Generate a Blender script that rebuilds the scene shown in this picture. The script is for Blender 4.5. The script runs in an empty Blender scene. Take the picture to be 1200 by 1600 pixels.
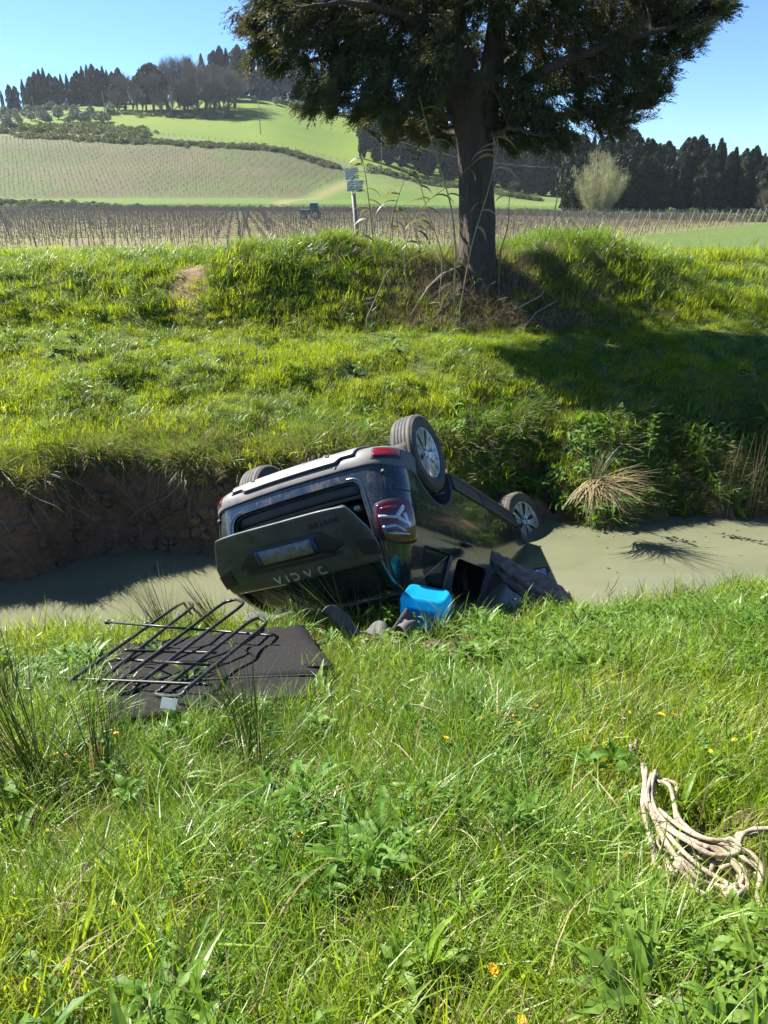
import bpy, bmesh, math, random
import numpy as np
from mathutils import Vector, Matrix, Euler
random.seed(7); rng = np.random.default_rng(11)
R = math.radians
scene = bpy.context.scene
COL = scene.collection

# ---------------------------------------------------------------- camera, sky, sun, exposure
PITCH = R(22.4); FPX = 1202.0                      # focal length in pixels of the 1200 x 1600 photograph
cam_d = bpy.data.cameras.new('camera'); cam = bpy.data.objects.new('camera', cam_d); COL.objects.link(cam)
cam_d.sensor_fit = 'VERTICAL'; cam_d.sensor_height = 24.0; cam_d.lens = 24.0 * FPX / 1600.0
cam_d.clip_start = 0.05; cam_d.clip_end = 6000
cam.location = (0, 0, 0); cam.rotation_euler = (R(90) - PITCH, 0, 0)
scene.camera = cam
SUN_AZ, SUN_EL = R(-58), R(43)                     # azimuth from the view direction, negative to the left
S = Vector((math.sin(SUN_AZ) * math.cos(SUN_EL), math.cos(SUN_AZ) * math.cos(SUN_EL), math.sin(SUN_EL)))
world = bpy.data.worlds.new('World'); scene.world = world; world.use_nodes = True
wn = world.node_tree.nodes; wl = world.node_tree.links
bg = wn['Background']; sky = wn.new('ShaderNodeTexSky'); sky.sky_type = 'NISHITA'; sky.sun_disc = False
sky.sun_elevation = SUN_EL; sky.sun_rotation = SUN_AZ; sky.altitude = 1800
sky.air_density = 1.0; sky.dust_density = 0.15; sky.ozone_density = 3.2
tint = wn.new('ShaderNodeMix'); tint.data_type = 'RGBA'; tint.blend_type = 'MULTIPLY'; tint.inputs[0].default_value = 1; tint.inputs[7].default_value = (0.72, 0.96, 1.22, 1)
wl.new(sky.outputs[0], tint.inputs[6]); wl.new(tint.outputs[2], bg.inputs[0]); bg.inputs[1].default_value = 0.05
sun_d = bpy.data.lights.new('sun', 'SUN'); sun_d.energy = 5.0; sun_d.angle = R(0.5); sun_d.color = (1, 0.955, 0.88)
sun = bpy.data.objects.new('sun', sun_d); COL.objects.link(sun)
sun.rotation_euler = (-S).to_track_quat('-Z', 'Y').to_euler(); sun.location = (-20, 25, 30)
scene.view_settings.view_transform = 'Standard'; scene.view_settings.look = 'None'
scene.view_settings.exposure = 1.8; scene.view_settings.gamma = 1.0
scene.view_settings.use_curve_mapping = False
scene.render.engine = 'CYCLES'
cy = scene.cycles
cy.max_bounces = 4; cy.diffuse_bounces = 2; cy.glossy_bounces = 2; cy.transmission_bounces = 4
cy.transparent_max_bounces = 6; cy.volume_bounces = 0; cy.use_denoising = True
cy.sample_clamp_indirect = 6.0; cy.caustics_reflective = False; cy.caustics_refractive = False

# ---------------------------------------------------------------- small maths helpers
CP, SP = math.cos(PITCH), math.sin(PITCH)
def ray(px, py):
    u, v = (px - 600) / FPX, (py - 800) / FPX
    return Vector((u, CP - v * SP, -SP - v * CP))
def at_y(px, py, y):                                # point seen at that pixel, y metres away
    r = ray(px, py); return r * (y / r.y)
def at_z(px, py, z):
    r = ray(px, py); return r * (z / r.z)
def hash2(ix, iy, seed):
    n = (ix * 374761393 + iy * 668265263 + seed * 974634777) & 0xFFFFFFFF
    n = ((n ^ (n >> 13)) * 1274126177) & 0xFFFFFFFF
    return ((n ^ (n >> 16)) & 0xFFFF) / 65535.0
def vnoise(x, y, seed=0):
    x = np.asarray(x, float); y = np.asarray(y, float)
    ix = np.floor(x).astype(np.int64); iy = np.floor(y).astype(np.int64)
    fx = x - ix; fy = y - iy; fx = fx * fx * (3 - 2 * fx); fy = fy * fy * (3 - 2 * fy)
    a = hash2(ix, iy, seed); b = hash2(ix + 1, iy, seed); c = hash2(ix, iy + 1, seed); d = hash2(ix + 1, iy + 1, seed)
    return (a * (1 - fx) + b * fx) * (1 - fy) + (c * (1 - fx) + d * fx) * fy
def fbm(x, y, seed=0, oct=4):
    s = 0; a = 0.5
    for k in range(oct):
        s = s + a * (vnoise(x * 2 ** k, y * 2 ** k, seed + k * 17) - 0.5); a *= 0.5
    return s * 2
def sstep(a, b, x):
    t = np.clip((np.asarray(x, float) - a) / (b - a), 0, 1); return t * t * (3 - 2 * t)
def crom(xs, ys, x):
    xs = np.asarray(xs, float); ys = np.asarray(ys, float); x = np.clip(x, xs[0], xs[-1])
    m = np.gradient(ys, xs); i = np.clip(np.searchsorted(xs, x) - 1, 0, len(xs) - 2)
    h = xs[i + 1] - xs[i]; t = (x - xs[i]) / h
    return ((2*t**3-3*t**2+1)*ys[i] + (t**3-2*t**2+t)*h*m[i] + (-2*t**3+3*t**2)*ys[i+1] + (t**3-t**2)*h*m[i+1])

# ---------------------------------------------------------------- mesh helpers
def mesh(name, V, F, mats=None, smooth=False, mi=None):
    me = bpy.data.meshes.new(name)
    V = np.asarray(V, float).reshape(-1, 3)
    me.from_pydata(V.tolist() if len(V) < 200000 else [tuple(v) for v in V], [], [tuple(f) for f in F])
    for m in (mats if isinstance(mats, (list, tuple)) else [mats] if mats else []): me.materials.append(m)
    if mi is not None: me.polygons.foreach_set('material_index', np.asarray(mi, np.int32))
    if smooth: me.polygons.foreach_set('use_smooth', np.ones(len(me.polygons), bool))
    me.update(); return me
def fast_quads(name, V, Q, mats, smooth=False):     # big quad / tri meshes, Q an int array (n, 3 or 4)
    me = bpy.data.meshes.new(name); V = np.asarray(V, np.float32); Q = np.asarray(Q, np.int32); k = Q.shape[1]
    me.vertices.add(len(V)); me.vertices.foreach_set('co', V.ravel())
    me.loops.add(Q.size); me.loops.foreach_set('vertex_index', Q.ravel())
    me.polygons.add(len(Q)); me.polygons.foreach_set('loop_start', np.arange(0, Q.size, k, dtype=np.int32))
    me.polygons.foreach_set('loop_total', np.full(len(Q), k, np.int32))
    for m in (mats if isinstance(mats, (list, tuple)) else [mats]): me.materials.append(m)
    if smooth: me.polygons.foreach_set('use_smooth', np.ones(len(Q), bool))
    me.update(calc_edges=True); return me
def obj(name, me, parent=None, loc=None, rot=None):
    o = bpy.data.objects.new(name, me); COL.objects.link(o)
    if parent is not None: o.parent = parent
    if loc is not None: o.location = loc
    if rot is not None: o.rotation_euler = rot
    return o
def tag(o, label=None, cat=None, group=None, kind=None):
    if label: o['label'] = label
    if cat: o['category'] = cat
    if group: o['group'] = group
    if kind: o['kind'] = kind
    return o
def thing(name, label, cat, loc=(0, 0, 0), rot=(0, 0, 0), group=None):
    return tag(obj(name, None, None, loc, rot), label, cat, group)
def copy_tree(o, parent=None):
    c = o.copy(); COL.objects.link(c)
    if parent is not None: c.parent = parent
    for ch in list(o.children): copy_tree(ch, c)
    return c
class MB:                                           # gathers shapes of one part
    def __init__(s): s.V = []; s.F = []; s.M = []
    def add(s, V, F, m=0):
        b = len(s.V); s.V.extend([tuple(v) for v in V]); s.F.extend([tuple(i + b for i in f) for f in F]); s.M.extend([m] * len(F)); return s
    def box(s, c, d, rot=None, m=0, taper=1.0):
        V = []
        for z in (-1, 1):
            k = taper if z > 0 else 1
            for x, y in ((-1, -1), (1, -1), (1, 1), (-1, 1)):
                v = Vector((x * d[0] / 2 * k, y * d[1] / 2 * k, z * d[2] / 2))
                if rot is not None: v = rot @ v
                V.append(v + Vector(c))
        return s.add(V, [(3,2,1,0),(4,5,6,7),(0,1,5,4),(1,2,6,5),(2,3,7,6),(3,0,4,7)], m)
    def tube(s, P, r, n=8, m=0, cap=True, fn=None):
        P = [Vector(p) for p in P]; k = len(P)
        rr = r if isinstance(r, (list, tuple, np.ndarray)) else [r] * k
        V = []; up = None
        for i, p in enumerate(P):
            t = (P[min(i + 1, k - 1)] - P[max(i - 1, 0)])
            t = t.normalized() if t.length > 1e-9 else Vector((0, 0, 1))
            if up is None:
                up = t.orthogonal().normalized()
            else:
                up = (up - t * up.dot(t)); up = up.normalized() if up.length > 1e-6 else t.orthogonal().normalized()
            b = t.cross(up)
            for j in range(n):
                a = 2 * math.pi * j / n; q = rr[i] * (fn(i, a) if fn else 1)
                V.append(p + (up * math.cos(a) + b * math.sin(a)) * q)
        F = [(i*n+j, i*n+(j+1) % n, (i+1)*n+(j+1) % n, (i+1)*n+j) for i in range(k-1) for j in range(n)]
        if cap: F += [tuple(range(n))[::-1], tuple(range((k-1)*n, k*n))]
        return s.add(V, F, m)
    def grid(s, G, m=0, closed=False):              # G[i][j] points
        ni, nj = len(G), len(G[0]); V = [p for r in G for p in r]
        F = [(i*nj+j, i*nj+(j+1) % nj, (i+1)*nj+(j+1) % nj, (i+1)*nj+j) for i in range(ni-1) for j in range(nj if closed else nj-1)]
        return s.add(V, F, m)
    def lathe(s, prof, n=32, axis='y', m=0, c=(0, 0, 0)):   # prof: (radius, along axis)
        G = []
        for r, h in prof:
            row = []
            for j in range(n):
                a = 2 * math.pi * j / n; p = (r*math.cos(a), h, r*math.sin(a)) if axis == 'y' else (r*math.cos(a), r*math.sin(a), h)
                row.append((p[0]+c[0], p[1]+c[1], p[2]+c[2]))
            G.append(row)
        return s.grid(G, m, True)
    def build(s, name, mats, parent=None, smooth=False, loc=None, rot=None):
        return obj(name, mesh(name, s.V, s.F, mats, smooth, s.M), parent, loc, rot)
def solidify(o, t, offset=0):
    m = o.modifiers.new('thick', 'SOLIDIFY'); m.thickness = t; m.offset = offset; return o
def bevel(o, w, seg=2):
    m = o.modifiers.new('bevel', 'BEVEL'); m.width = w; m.segments = seg; m.limit_method = 'ANGLE'; m.angle_limit = R(35); return o
def apply_mods(o):
    dg = bpy.context.evaluated_depsgraph_get(); me = bpy.data.meshes.new_from_object(o.evaluated_get(dg))
    o.modifiers.clear(); o.data = me; return o

# ---------------------------------------------------------------- materials
def nt(name):
    m = bpy.data.materials.new(name); m.use_nodes = True; t = m.node_tree
    return m, t, t.nodes, t.links, t.nodes['Principled BSDF']
def mix(N, L, fac, a, b, mode='MIX'):
    x = N.new('ShaderNodeMix'); x.data_type = 'RGBA'; x.blend_type = mode
    for sock, val in ((x.inputs[0], fac), (x.inputs[6], a), (x.inputs[7], b)):
        if isinstance(val, (int, float)): sock.default_value = val
        elif isinstance(val, tuple): sock.default_value = (*val, 1) if len(val) == 3 else val
        else: L.new(val, sock)
    return x.outputs[2]
def noise(N, L, scale, detail=4, vec=None, rough=0.55, dist=0.0):
    n = N.new('ShaderNodeTexNoise'); n.inputs['Scale'].default_value = scale; n.inputs['Detail'].default_value = detail
    n.inputs['Roughness'].default_value = rough; n.inputs['Distortion'].default_value = dist
    if vec is not None: L.new(vec, n.inputs['Vector'])
    return n.outputs[0]
def ramp(N, L, fac, stops):
    r = N.new('ShaderNodeValToRGB'); e = r.color_ramp.elements
    while len(e) < len(stops): e.new(0.5)
    for k, (p, c) in enumerate(stops):
        e[k].position = p; e[k].color = (*c, 1) if isinstance(c, tuple) else (c, c, c, 1)
    L.new(fac, r.inputs[0]); return r.outputs[0]
def coords(N, L, which='Object', scale=None):
    if which == 'World': o = N.new('ShaderNodeNewGeometry').outputs['Position']
    else: o = N.new('ShaderNodeTexCoord').outputs[which]
    if scale:
        m = N.new('ShaderNodeMapping'); m.inputs['Scale'].default_value = scale; L.new(o, m.inputs[0]); o = m.outputs[0]
    return o
def bump(N, L, h, strength, dist, bsdf):
    b = N.new('ShaderNodeBump'); b.inputs['Strength'].default_value = strength; b.inputs['Distance'].default_value = dist
    L.new(h, b.inputs['Height']); L.new(b.outputs[0], bsdf.inputs['Normal']); return b
def simple(name, c, c2=None, rough=0.5, metal=0.0, spec=0.5, ns=8, bs=0, bd=0.002, bscale=40, coat=0, rough2=None, which='Object', vscale=None):
    m, t, N, L, B = nt(name); v = coords(N, L, which, vscale)
    n = noise(N, L, ns, 5, v)
    f = ramp(N, L, n, [(0.35, 0.0), (0.65, 1.0)])
    L.new(mix(N, L, f, c, c2 or tuple(x * 0.7 for x in c)), B.inputs['Base Color'])
    if rough2 is not None:
        mr = N.new('ShaderNodeMapRange'); L.new(f, mr.inputs[0]); mr.inputs[3].default_value = rough; mr.inputs[4].default_value = rough2
        L.new(mr.outputs[0], B.inputs['Roughness'])
    else: B.inputs['Roughness'].default_value = rough
    B.inputs['Metallic'].default_value = metal; B.inputs['Specular IOR Level'].default_value = spec
    B.inputs['Coat Weight'].default_value = coat
    if bs: bump(N, L, noise(N, L, bscale, 6, v), bs, bd, B)
    return m
def leaf(name, c1, c2, c3, trans=0.35, rough=0.42, spec=0.45, wscale=0.7, tcol=(1.5, 1.35, 0.5), lo=0.45, hi=0.68):
    """foliage: two greens varied per instance, a third (dry / yellow) in world-space patches, light shines through"""
    m, t, N, L, B = nt(name)
    oi = N.new('ShaderNodeObjectInfo')
    a = mix(N, L, oi.outputs['Random'], c1, c2)
    w = noise(N, L, wscale, 3, coords(N, L, 'World'))
    f = ramp(N, L, w, [(lo, 0.0), (hi, 1.0)])
    w2 = noise(N, L, 37.0, 1, coords(N, L, 'World'))
    f2 = ramp(N, L, w2, [(0.3, 0.0), (0.75, 1.0)])
    c = mix(N, L, f, a, c3); c = mix(N, L, 0.5, c, mix(N, L, f2, tuple(x * 0.55 for x in c1), tuple(x * 1.35 for x in c3)))
    L.new(c, B.inputs['Base Color']); B.inputs['Roughness'].default_value = rough; B.inputs['Specular IOR Level'].default_value = spec
    T = N.new('ShaderNodeBsdfTranslucent'); L.new(mix(N, L, 1.0, c, tcol, 'MULTIPLY'), T.inputs[0])
    X = N.new('ShaderNodeMixShader'); X.inputs[0].default_value = trans
    L.new(B.outputs[0], X.inputs[1]); L.new(T.outputs[0], X.inputs[2]); L.new(X.outputs[0], N['Material Output'].inputs[0])
    return m

M = {}
M['blade'] = leaf('grass_blade', (0.06, 0.165, 0.008), (0.17, 0.33, 0.014), (0.33, 0.40, 0.035), trans=0.5, rough=0.42, spec=0.4, wscale=1.6)
M['blade_wide'] = leaf('grass_blade_wide', (0.07, 0.17, 0.016), (0.14, 0.27, 0.028), (0.21, 0.31, 0.035), rough=0.4, spec=0.45, trans=0.4)
M['leaf_green'] = leaf('herb_leaf', (0.055, 0.15, 0.016), (0.10, 0.22, 0.022), (0.15, 0.24, 0.035), rough=0.5, spec=0.22, trans=0.42)
M['bank_blade'] = leaf('bank_grass_blade', (0.10, 0.20, 0.006), (0.22, 0.33, 0.010), (0.35, 0.40, 0.018), wscale=0.45, trans=0.5, rough=0.55, spec=0.25)
M['levee_blade'] = leaf('levee_grass_blade', (0.065, 0.16, 0.018), (0.13, 0.235, 0.035), (0.19, 0.27, 0.04), rough=0.4, spec=0.45, trans=0.42)
M['straw'] = leaf('dry_blade', (0.26, 0.20, 0.11), (0.40, 0.33, 0.19), (0.32, 0.27, 0.14), trans=0.25, spec=0.2, tcol=(1.1, 1, 0.7))
M['rush'] = leaf('rush_stem', (0.02, 0.05, 0.016), (0.04, 0.085, 0.025), (0.045, 0.08, 0.025), trans=0.1)
M['cypress_near'] = leaf('cypress_spray', (0.036, 0.062, 0.024), (0.070, 0.100, 0.034), (0.115, 0.105, 0.05), trans=0.3, rough=0.6, spec=0.25, wscale=1.3, tcol=(1.3, 1.1, 0.6), lo=0.5, hi=0.66)
M['cypress_far'] = leaf('cypress_crown', (0.020, 0.034, 0.018), (0.034, 0.048, 0.024), (0.04, 0.05, 0.025), trans=0.1, rough=0.7, spec=0.2, wscale=0.15)
M['olive'] = leaf('olive_crown', (0.13, 0.16, 0.11), (0.19, 0.21, 0.16), (0.16, 0.19, 0.12), trans=0.15, rough=0.6, wscale=0.1, tcol=(1, 1, 0.8))
M['shrub'] = leaf('scrub_leaf', (0.06, 0.10, 0.025), (0.11, 0.15, 0.04), (0.16, 0.17, 0.08), trans=0.2, rough=0.6, wscale=0.08)
M['twig'] = simple('twig_bark', (0.16, 0.125, 0.10), (0.09, 0.07, 0.06), 0.8)
M['twig_pale'] = simple('pale_twig_bark', (0.42, 0.40, 0.30), (0.30, 0.29, 0.22), 0.8)
M['twig_bud'] = leaf('budding_twig', (0.30, 0.30, 0.19), (0.40, 0.39, 0.27), (0.30, 0.31, 0.17), trans=0.15, rough=0.7)
M['twig_brown'] = leaf('brown_twig', (0.085, 0.065, 0.05), (0.12, 0.09, 0.07), (0.10, 0.09, 0.06), trans=0.05, rough=0.8, tcol=(1, 1, 1))
M['vine_wood'] = simple('vine_wood', (0.21, 0.135, 0.085), (0.13, 0.085, 0.055), 0.85)
M['post'] = simple('galvanised_post', (0.30, 0.28, 0.25), (0.22, 0.20, 0.18), 0.6, 0.1)
M['wood'] = simple('weathered_wood', (0.22, 0.18, 0.14), (0.13, 0.11, 0.09), 0.85)
M['wire'] = simple('steel_wire', (0.22, 0.20, 0.17), (0.16, 0.15, 0.13), 0.6, 0.1)

def bark():
    m, t, N, L, B = nt('cypress_bark'); v = coords(N, L, 'World', (11, 11, 0.9)); n = noise(N, L, 1.9, 8, v, 0.7, 1.2)
    n2 = noise(N, L, 3.0, 3, coords(N, L, 'World'))
    c = ramp(N, L, n, [(0.3, (0.03, 0.024, 0.02)), (0.5, (0.11, 0.082, 0.058)), (0.75, (0.21, 0.165, 0.125))])
    L.new(mix(N, L, n2, c, (0.085, 0.066, 0.05), 'MIX'), B.inputs['Base Color']); B.inputs['Roughness'].default_value = 0.9
    bump(N, L, n, 1.0, 0.12, B); return m
M['bark'] = bark()
# ---------------------------------------------------------------- terrain
WATER_Z = -3.56
def y_near(x): x = np.asarray(x, float); return np.interp(x, [-9, -3, -.5, .6, 1.2, 2.0, 2.6, 3.3, 4.5, 9], [5.0, 5.12, 5.2, 5.38, 5.50, 5.48, 5.62, 5.95, 6.15, 6.9]) + 0.05 * np.sin(x * 2.7) + .03 * np.sin(x * 6.1)
def y_far(x):
    x = np.asarray(x, float)
    return np.interp(x, [-9, -4.2, -3.6, -3.2, -1.7, .8, 1.3, 2.0, 2.4, 3.2, 4.5, 12], [6.2, 6.7, 6.85, 7.3, 7.6, 7.95, 8.35, 8.5, 8.25, 8.3, 8.5, 9.6]) + 0.07 * np.sin(x * 4.1) + 0.10 * np.sin(x * 1.9 + 1)
def lin(y, knots):                                   # piecewise smooth profile with knots that vary along x
    z = np.broadcast_to(knots[0][1], y.shape).astype(float).copy()
    for (y0, z0), (y1, z1) in zip(knots[:-1], knots[1:]):
        t = np.clip((y - y0) / np.maximum(y1 - y0, 1e-3), 0, 1)
        z = np.where(y > y0, z0 + (z1 - z0) * t, z)
    return z
HU = [-2.0, -0.76, -0.454, -0.303, -0.151, -0.03, 0.076, 0.204, 0.454, 2.0]
HY = [225, 232, 262, 300, 330, 400, 500, 600, 900, 1600]
HZ = np.array([
 [-3.8,-3.8,-3.8,-3.8,-3.8,-3.8,-3.8,-3.8,-3.8,-3.8],
 [-2.2,-2.2,-2.2,-2.2,-2.2,-2.2,-2.8,-3.6,-3.8,-3.8],
 [-1.5,-1.5,-1.2,-1.0,-1.0,-1.4,-2.2,-3.2,-3.7,-3.8],
 [ 8.0, 8.0, 8.8, 8.8, 7.6, 5.0, 1.4,-1.8,-3.6,-3.8],
 [16.0,16.5,17.5,17.0,16.0,11.0, 4.8,-0.3,-3.5,-3.8],
 [27.0,29.0,32.0,32.0,29.5,22.0,10.0, 2.0,-3.2,-3.8],
 [34.0,38.0,46.0,50.0,53.0,44.0,23.0, 5.0,-3.0,-3.8],
 [30.0,36.0,44.0,52.0,60.0,50.0,26.0, 5.0,-3.0,-3.8],
 [10.0,15.0,25.0,30.0,35.0,30.0,15.0, 2.0,-3.0,-3.8],
 [-3.8]*10], float)
def far_z(x, y):
    u = np.clip(x / np.maximum(y, 1), -1.99, 1.99); yy = np.clip(y, 225.01, 1599)
    iu = np.clip(np.searchsorted(HU, u) - 1, 0, len(HU) - 2); iy = np.clip(np.searchsorted(HY, yy) - 1, 0, len(HY) - 2)
    hu = np.array(HU, float); hy = np.array(HY, float)
    fu = (u - hu[iu]) / (hu[iu + 1] - hu[iu]); fy = (yy - hy[iy]) / (hy[iy + 1] - hy[iy])
    fu = fu * fu * (3 - 2 * fu)
    return (HZ[iy, iu] * (1 - fu) + HZ[iy, iu + 1] * fu) * (1 - fy) + (HZ[iy + 1, iu] * (1 - fu) + HZ[iy + 1, iu + 1] * fu) * fy
def bank_right(x): return sstep(-1.0, 1.6, x)        # 0: cut earth face on the left, 1: overgrown face on the right
def ground(x, y):
    x = np.asarray(x, float); y = np.asarray(y, float); x, y = np.broadcast_arrays(x, y)
    yn, yf = y_near(x), y_far(x); r = bank_right(x); L5 = sstep(3.0, 7.0, x); E = sstep(-1.9, -0.9, x); EZ = np.interp(x, [-9, -1.7, -.9, .3, .9, 2.2, 3.0, 9], [-3.27, -3.25, -3.06, -3.08, -3.22, -3.26, -3.14, -3.1]); o = np.zeros_like(x)
    kn = [(o - 6, o - 1.45), (o + 0.5, o - 1.60), (yn - 1.6, -2.66 + .08 * E), (yn, EZ), (yn + 0.12, o - 3.40), (yn + 0.38, o - 3.62), (yn + 0.7, o - 4.7),
          (yf - 0.5, o - 4.6), (yf - 0.06, o - 3.70), (yf + 0.10 + 0.2 * r, -3.30 + 0.05 * r), (yf + 0.26 + 0.5 * r, -2.62 - 0.06 * r), (yf + 0.9 + 0.3 * r, o - 2.45),
          (o + 9.9, o - 2.10), (11.7 - 0.5 * L5, o - 1.86), (12.7 + 1.0 * L5, o - 1.18), (o + 14.2, o - 1.0), (o + 16.0, o - 1.12), (o + 19, o - 1.9), (o + 30, o - 3.8), (o + 60, o - 3.8)]
    z = lin(y, kn)
    near = 1 - sstep(30, 60, y); land = 1 - ((y > yn + 0.05) & (y < yf)) * 1.0
    z = z + near * land * (0.10 * fbm(x * 0.9, y * 0.9, 3) + .24 * fbm(x * 1.6 + 7, y * 1.9, 9) * sstep(7.8, 8.6, y) * (1 - sstep(10.2, 11.4, y)) + (0.07 + .06 * (y < 5)) * fbm(x * 3.1, y * 3.1, 5) + 0.03 * fbm(x * 9, y * 9, 6))
    z = z + 0.46 * np.exp(-(((x + 0.9) / 1.3) ** 2 + ((y - 13.2) / 0.8) ** 2)) + 0.36 * np.exp(-(((x - 3.0) / 1.4) ** 2 + ((y - 13.4) / 0.9) ** 2)) + 0.10 * np.exp(-(((x + 2.4) / 0.5) ** 2 + ((y - 13.0) / 0.6) ** 2))
    z = z - .10 * np.exp(-((x + .1) / .5) ** 2 - ((y - 4.35) / .3) ** 2)
    z = z + .30 * np.exp(-((x - 1.4) / .75) ** 2 - ((y - 12.35) / .55) ** 2)
    face = np.exp(-((y - yf - 0.15) / 0.28) ** 2)     # clods and cracks in the cut face
    z = z + face * (0.24 * fbm(x * 5.5, y * 6.0 + 9, 8) + 0.16 * (vnoise(x * 13, y * 5, 4) - 0.5) - .16 * (vnoise(x * 7 + 3, y * 1.5, 14) > .78))
    z = z + 0.5 * sstep(30, 90, y) * fbm(x * 0.02, y * 0.02, 21) * (1 - sstep(150, 230, y)) * 0.3
    f = far_z(x, y); w = sstep(222, 226, y)
    z = z * (1 - w) + (f + 1.6 * fbm(x * 0.02, y * 0.02, 31) * sstep(260, 340, y)) * w
    return z
_gx = np.arange(-12, 12.01, .04); _gy = np.arange(-1, 17.01, .04); _GZ = ground(_gx[None, :] * np.ones((len(_gy), 1)), _gy[:, None] * np.ones((1, len(_gx))))
def gz(x, y):
    if -11.9 < x < 11.9 and -0.9 < y < 16.9:
        fx, fy = (x + 12) / .04, (y + 1) / .04; i, j = int(fy), int(fx); u, v = fx - j, fy - i
        return float((_GZ[i, j] * (1-u) + _GZ[i, j+1] * u) * (1-v) + (_GZ[i+1, j] * (1-u) + _GZ[i+1, j+1] * u) * v)
    return float(ground(np.array([x]), np.array([y]))[0])

# vineyard plots (field polygons in world metres)
def v1_far(x): return np.interp(x, [-200, -118, 0, 52, 80], [262, 236, 205, 131, 118])
def in_v1(x, y): return (y > 60) & (y < v1_far(x)) & (x < 11.8 + (y - 64.5) * 0.79)
def v2_top(x): u = x; return np.interp(u, [-260, -150, -60, -20, 5], [352, 350, 338, 326, 306])
def v2_right(y): return np.interp(y, [250, 262, 310], [-34, -27, -13])
def in_v2(x, y): return (y > 262) & (y < v2_top(x)) & (x < v2_right(y))
def terrain_cols(x, y):
    n1 = fbm(x * 0.5, y * 0.5, 41); n2 = fbm(x * 0.03, y * 0.03, 43)
    c = np.zeros(x.shape + (3,))
    def put(mask, col): 
        m = np.asarray(mask, float)[..., None]; c[...] = c * (1 - m) + np.asarray(col) * m
    put(np.ones_like(x), (0.075, 0.062, 0.030))
    yn, yf = y_near(x), y_far(x)
    mud = ((y > yn + 0.1) & (y < yf + 0.75 - 0.2 * bank_right(x)))
    put(mud, (0.16, 0.105, 0.066))
    put((y > yf + 0.6) & (y < 18), (0.075, 0.11, 0.015))
    put(np.exp(-(((x + 3.05) / .35) ** 2 + ((y - 12.5) / .5) ** 2)), (0.24, 0.15, 0.09))
    put(sstep(18, 26, y), (0.08, 0.12, 0.02))
    v1 = in_v1(x, y); put(v1 * 1.0, (0.14, 0.108, 0.055))
    put(v1 * (0.65 * sstep(-0.15, 0.2, fbm(x * 0.06, y * 0.3, 47))), (0.12, 0.165, 0.03))
    put(sstep(224, 228, y), (0.075, 0.125, 0.012))
    put((y > 262) * 1.0 * sstep(-0.35, 0.35, n2) * 0.5, (0.14, 0.17, 0.045))
    v2 = in_v2(x, y); put(v2 * 1.0, (0.072, 0.080, 0.024)); put(v2 * 0.5 * sstep(-0.05, 0.2, fbm(x * 0.05 + 3, y * 0.08, 53)), (0.065, 0.11, 0.015))
    put(v2 * 0.35 * sstep(0.05, 0.25, fbm(x * 0.04 + 30, y * 0.05, 57)), (0.115, 0.085, 0.045))
    top = v2_top(x)
    mead = (y > top + 14) * (x > -150) ; put(mead * 1.0, (0.092, 0.150, 0.005))
    put(mead * 0.45 * sstep(-0.1, 0.3, fbm(x * 0.02, y * 0.03, 61)), (0.128, 0.170, 0.007))
    left = (x < -150) & (y > 362); put(left * 1.0, (0.085, 0.145, 0.010))
    band = (y > top) & (y < top + 14); put(band * 0.8, (0.10, 0.13, 0.04))
    trk = np.exp(-((x - v2_right(y) - 5) / 3.0) ** 2) * (y > 228) * (y < 300); put(trk * 0.5, (0.26, 0.19, 0.10))
    rt = (x > 14) & (y > 17) & (y < 62) & (x > 9 + (y - 50) * 0.5); put(rt * 0.6 * sstep(-0.1, 0.2, n1), (0.24, 0.17, 0.08))
    return c
def build_ground():
    us = np.linspace(-1, 1, 331); us = np.sign(us) * (0.62 * np.abs(us) + 0.38 * np.abs(us) ** 2.2)
    ys = np.concatenate([np.arange(-7, 0.5, 0.5), np.arange(0.5, 6.0, 0.085), np.arange(6.0, 9.6, 0.055), np.arange(9.6, 17, 0.11), np.arange(17, 30, 0.6)])
    g = [30.0]
    while g[-1] < 222: g.append(g[-1] * 1.025)
    g += list(np.arange(223, 265, 2.0)); 
    while g[-1] < 1500: g.append(g[-1] * 1.013)
    ys = np.concatenate([ys, g])
    W = np.maximum(10.5, 0.85 * ys)
    X = us[None, :] * W[:, None]; Y = np.repeat(ys[:, None], len(us), 1); Z = ground(X, Y)
    ny, nx = X.shape; V = np.stack([X, Y, Z], -1).reshape(-1, 3)
    i = np.arange(ny * nx).reshape(ny, nx)
    Q = np.stack([i[:-1, :-1], i[:-1, 1:], i[1:, 1:], i[1:, :-1]], -1).reshape(-1, 4)
    m, t, N, L, B = nt('ground_soil_and_turf')
    at = N.new('ShaderNodeAttribute'); at.attribute_name = 'base'; v = coords(N, L, 'World')
    n = noise(N, L, 1.3, 8, v, 0.65); f = ramp(N, L, n, [(0.3, 0.62), (0.7, 1.35)])
    n3 = noise(N, L, 23.0, 5, v, 0.7); f3 = ramp(N, L, n3, [(0.3, 0.7), (0.72, 1.3)])
    c = mix(N, L, 1.0, mix(N, L, 1.0, at.outputs['Color'], f, 'MULTIPLY'), f3, 'MULTIPLY')
    L.new(c, B.inputs['Base Color']); B.inputs['Roughness'].default_value = 0.92; B.inputs['Specular IOR Level'].default_value = 0.25
    bump(N, L, noise(N, L, 16.0, 8, v, 0.7), 0.8, 0.05, B)
    me = fast_quads('ground', V, Q, m, True)
    C = np.ones((ny * nx, 4), np.float32); C[:, :3] = terrain_cols(X, Y).reshape(-1, 3)
    ca = me.color_attributes.new('base', 'FLOAT_COLOR', 'POINT'); ca.data.foreach_set('color', C.ravel())
    tag(obj('ground', me), kind='structure')
build_ground()

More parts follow.
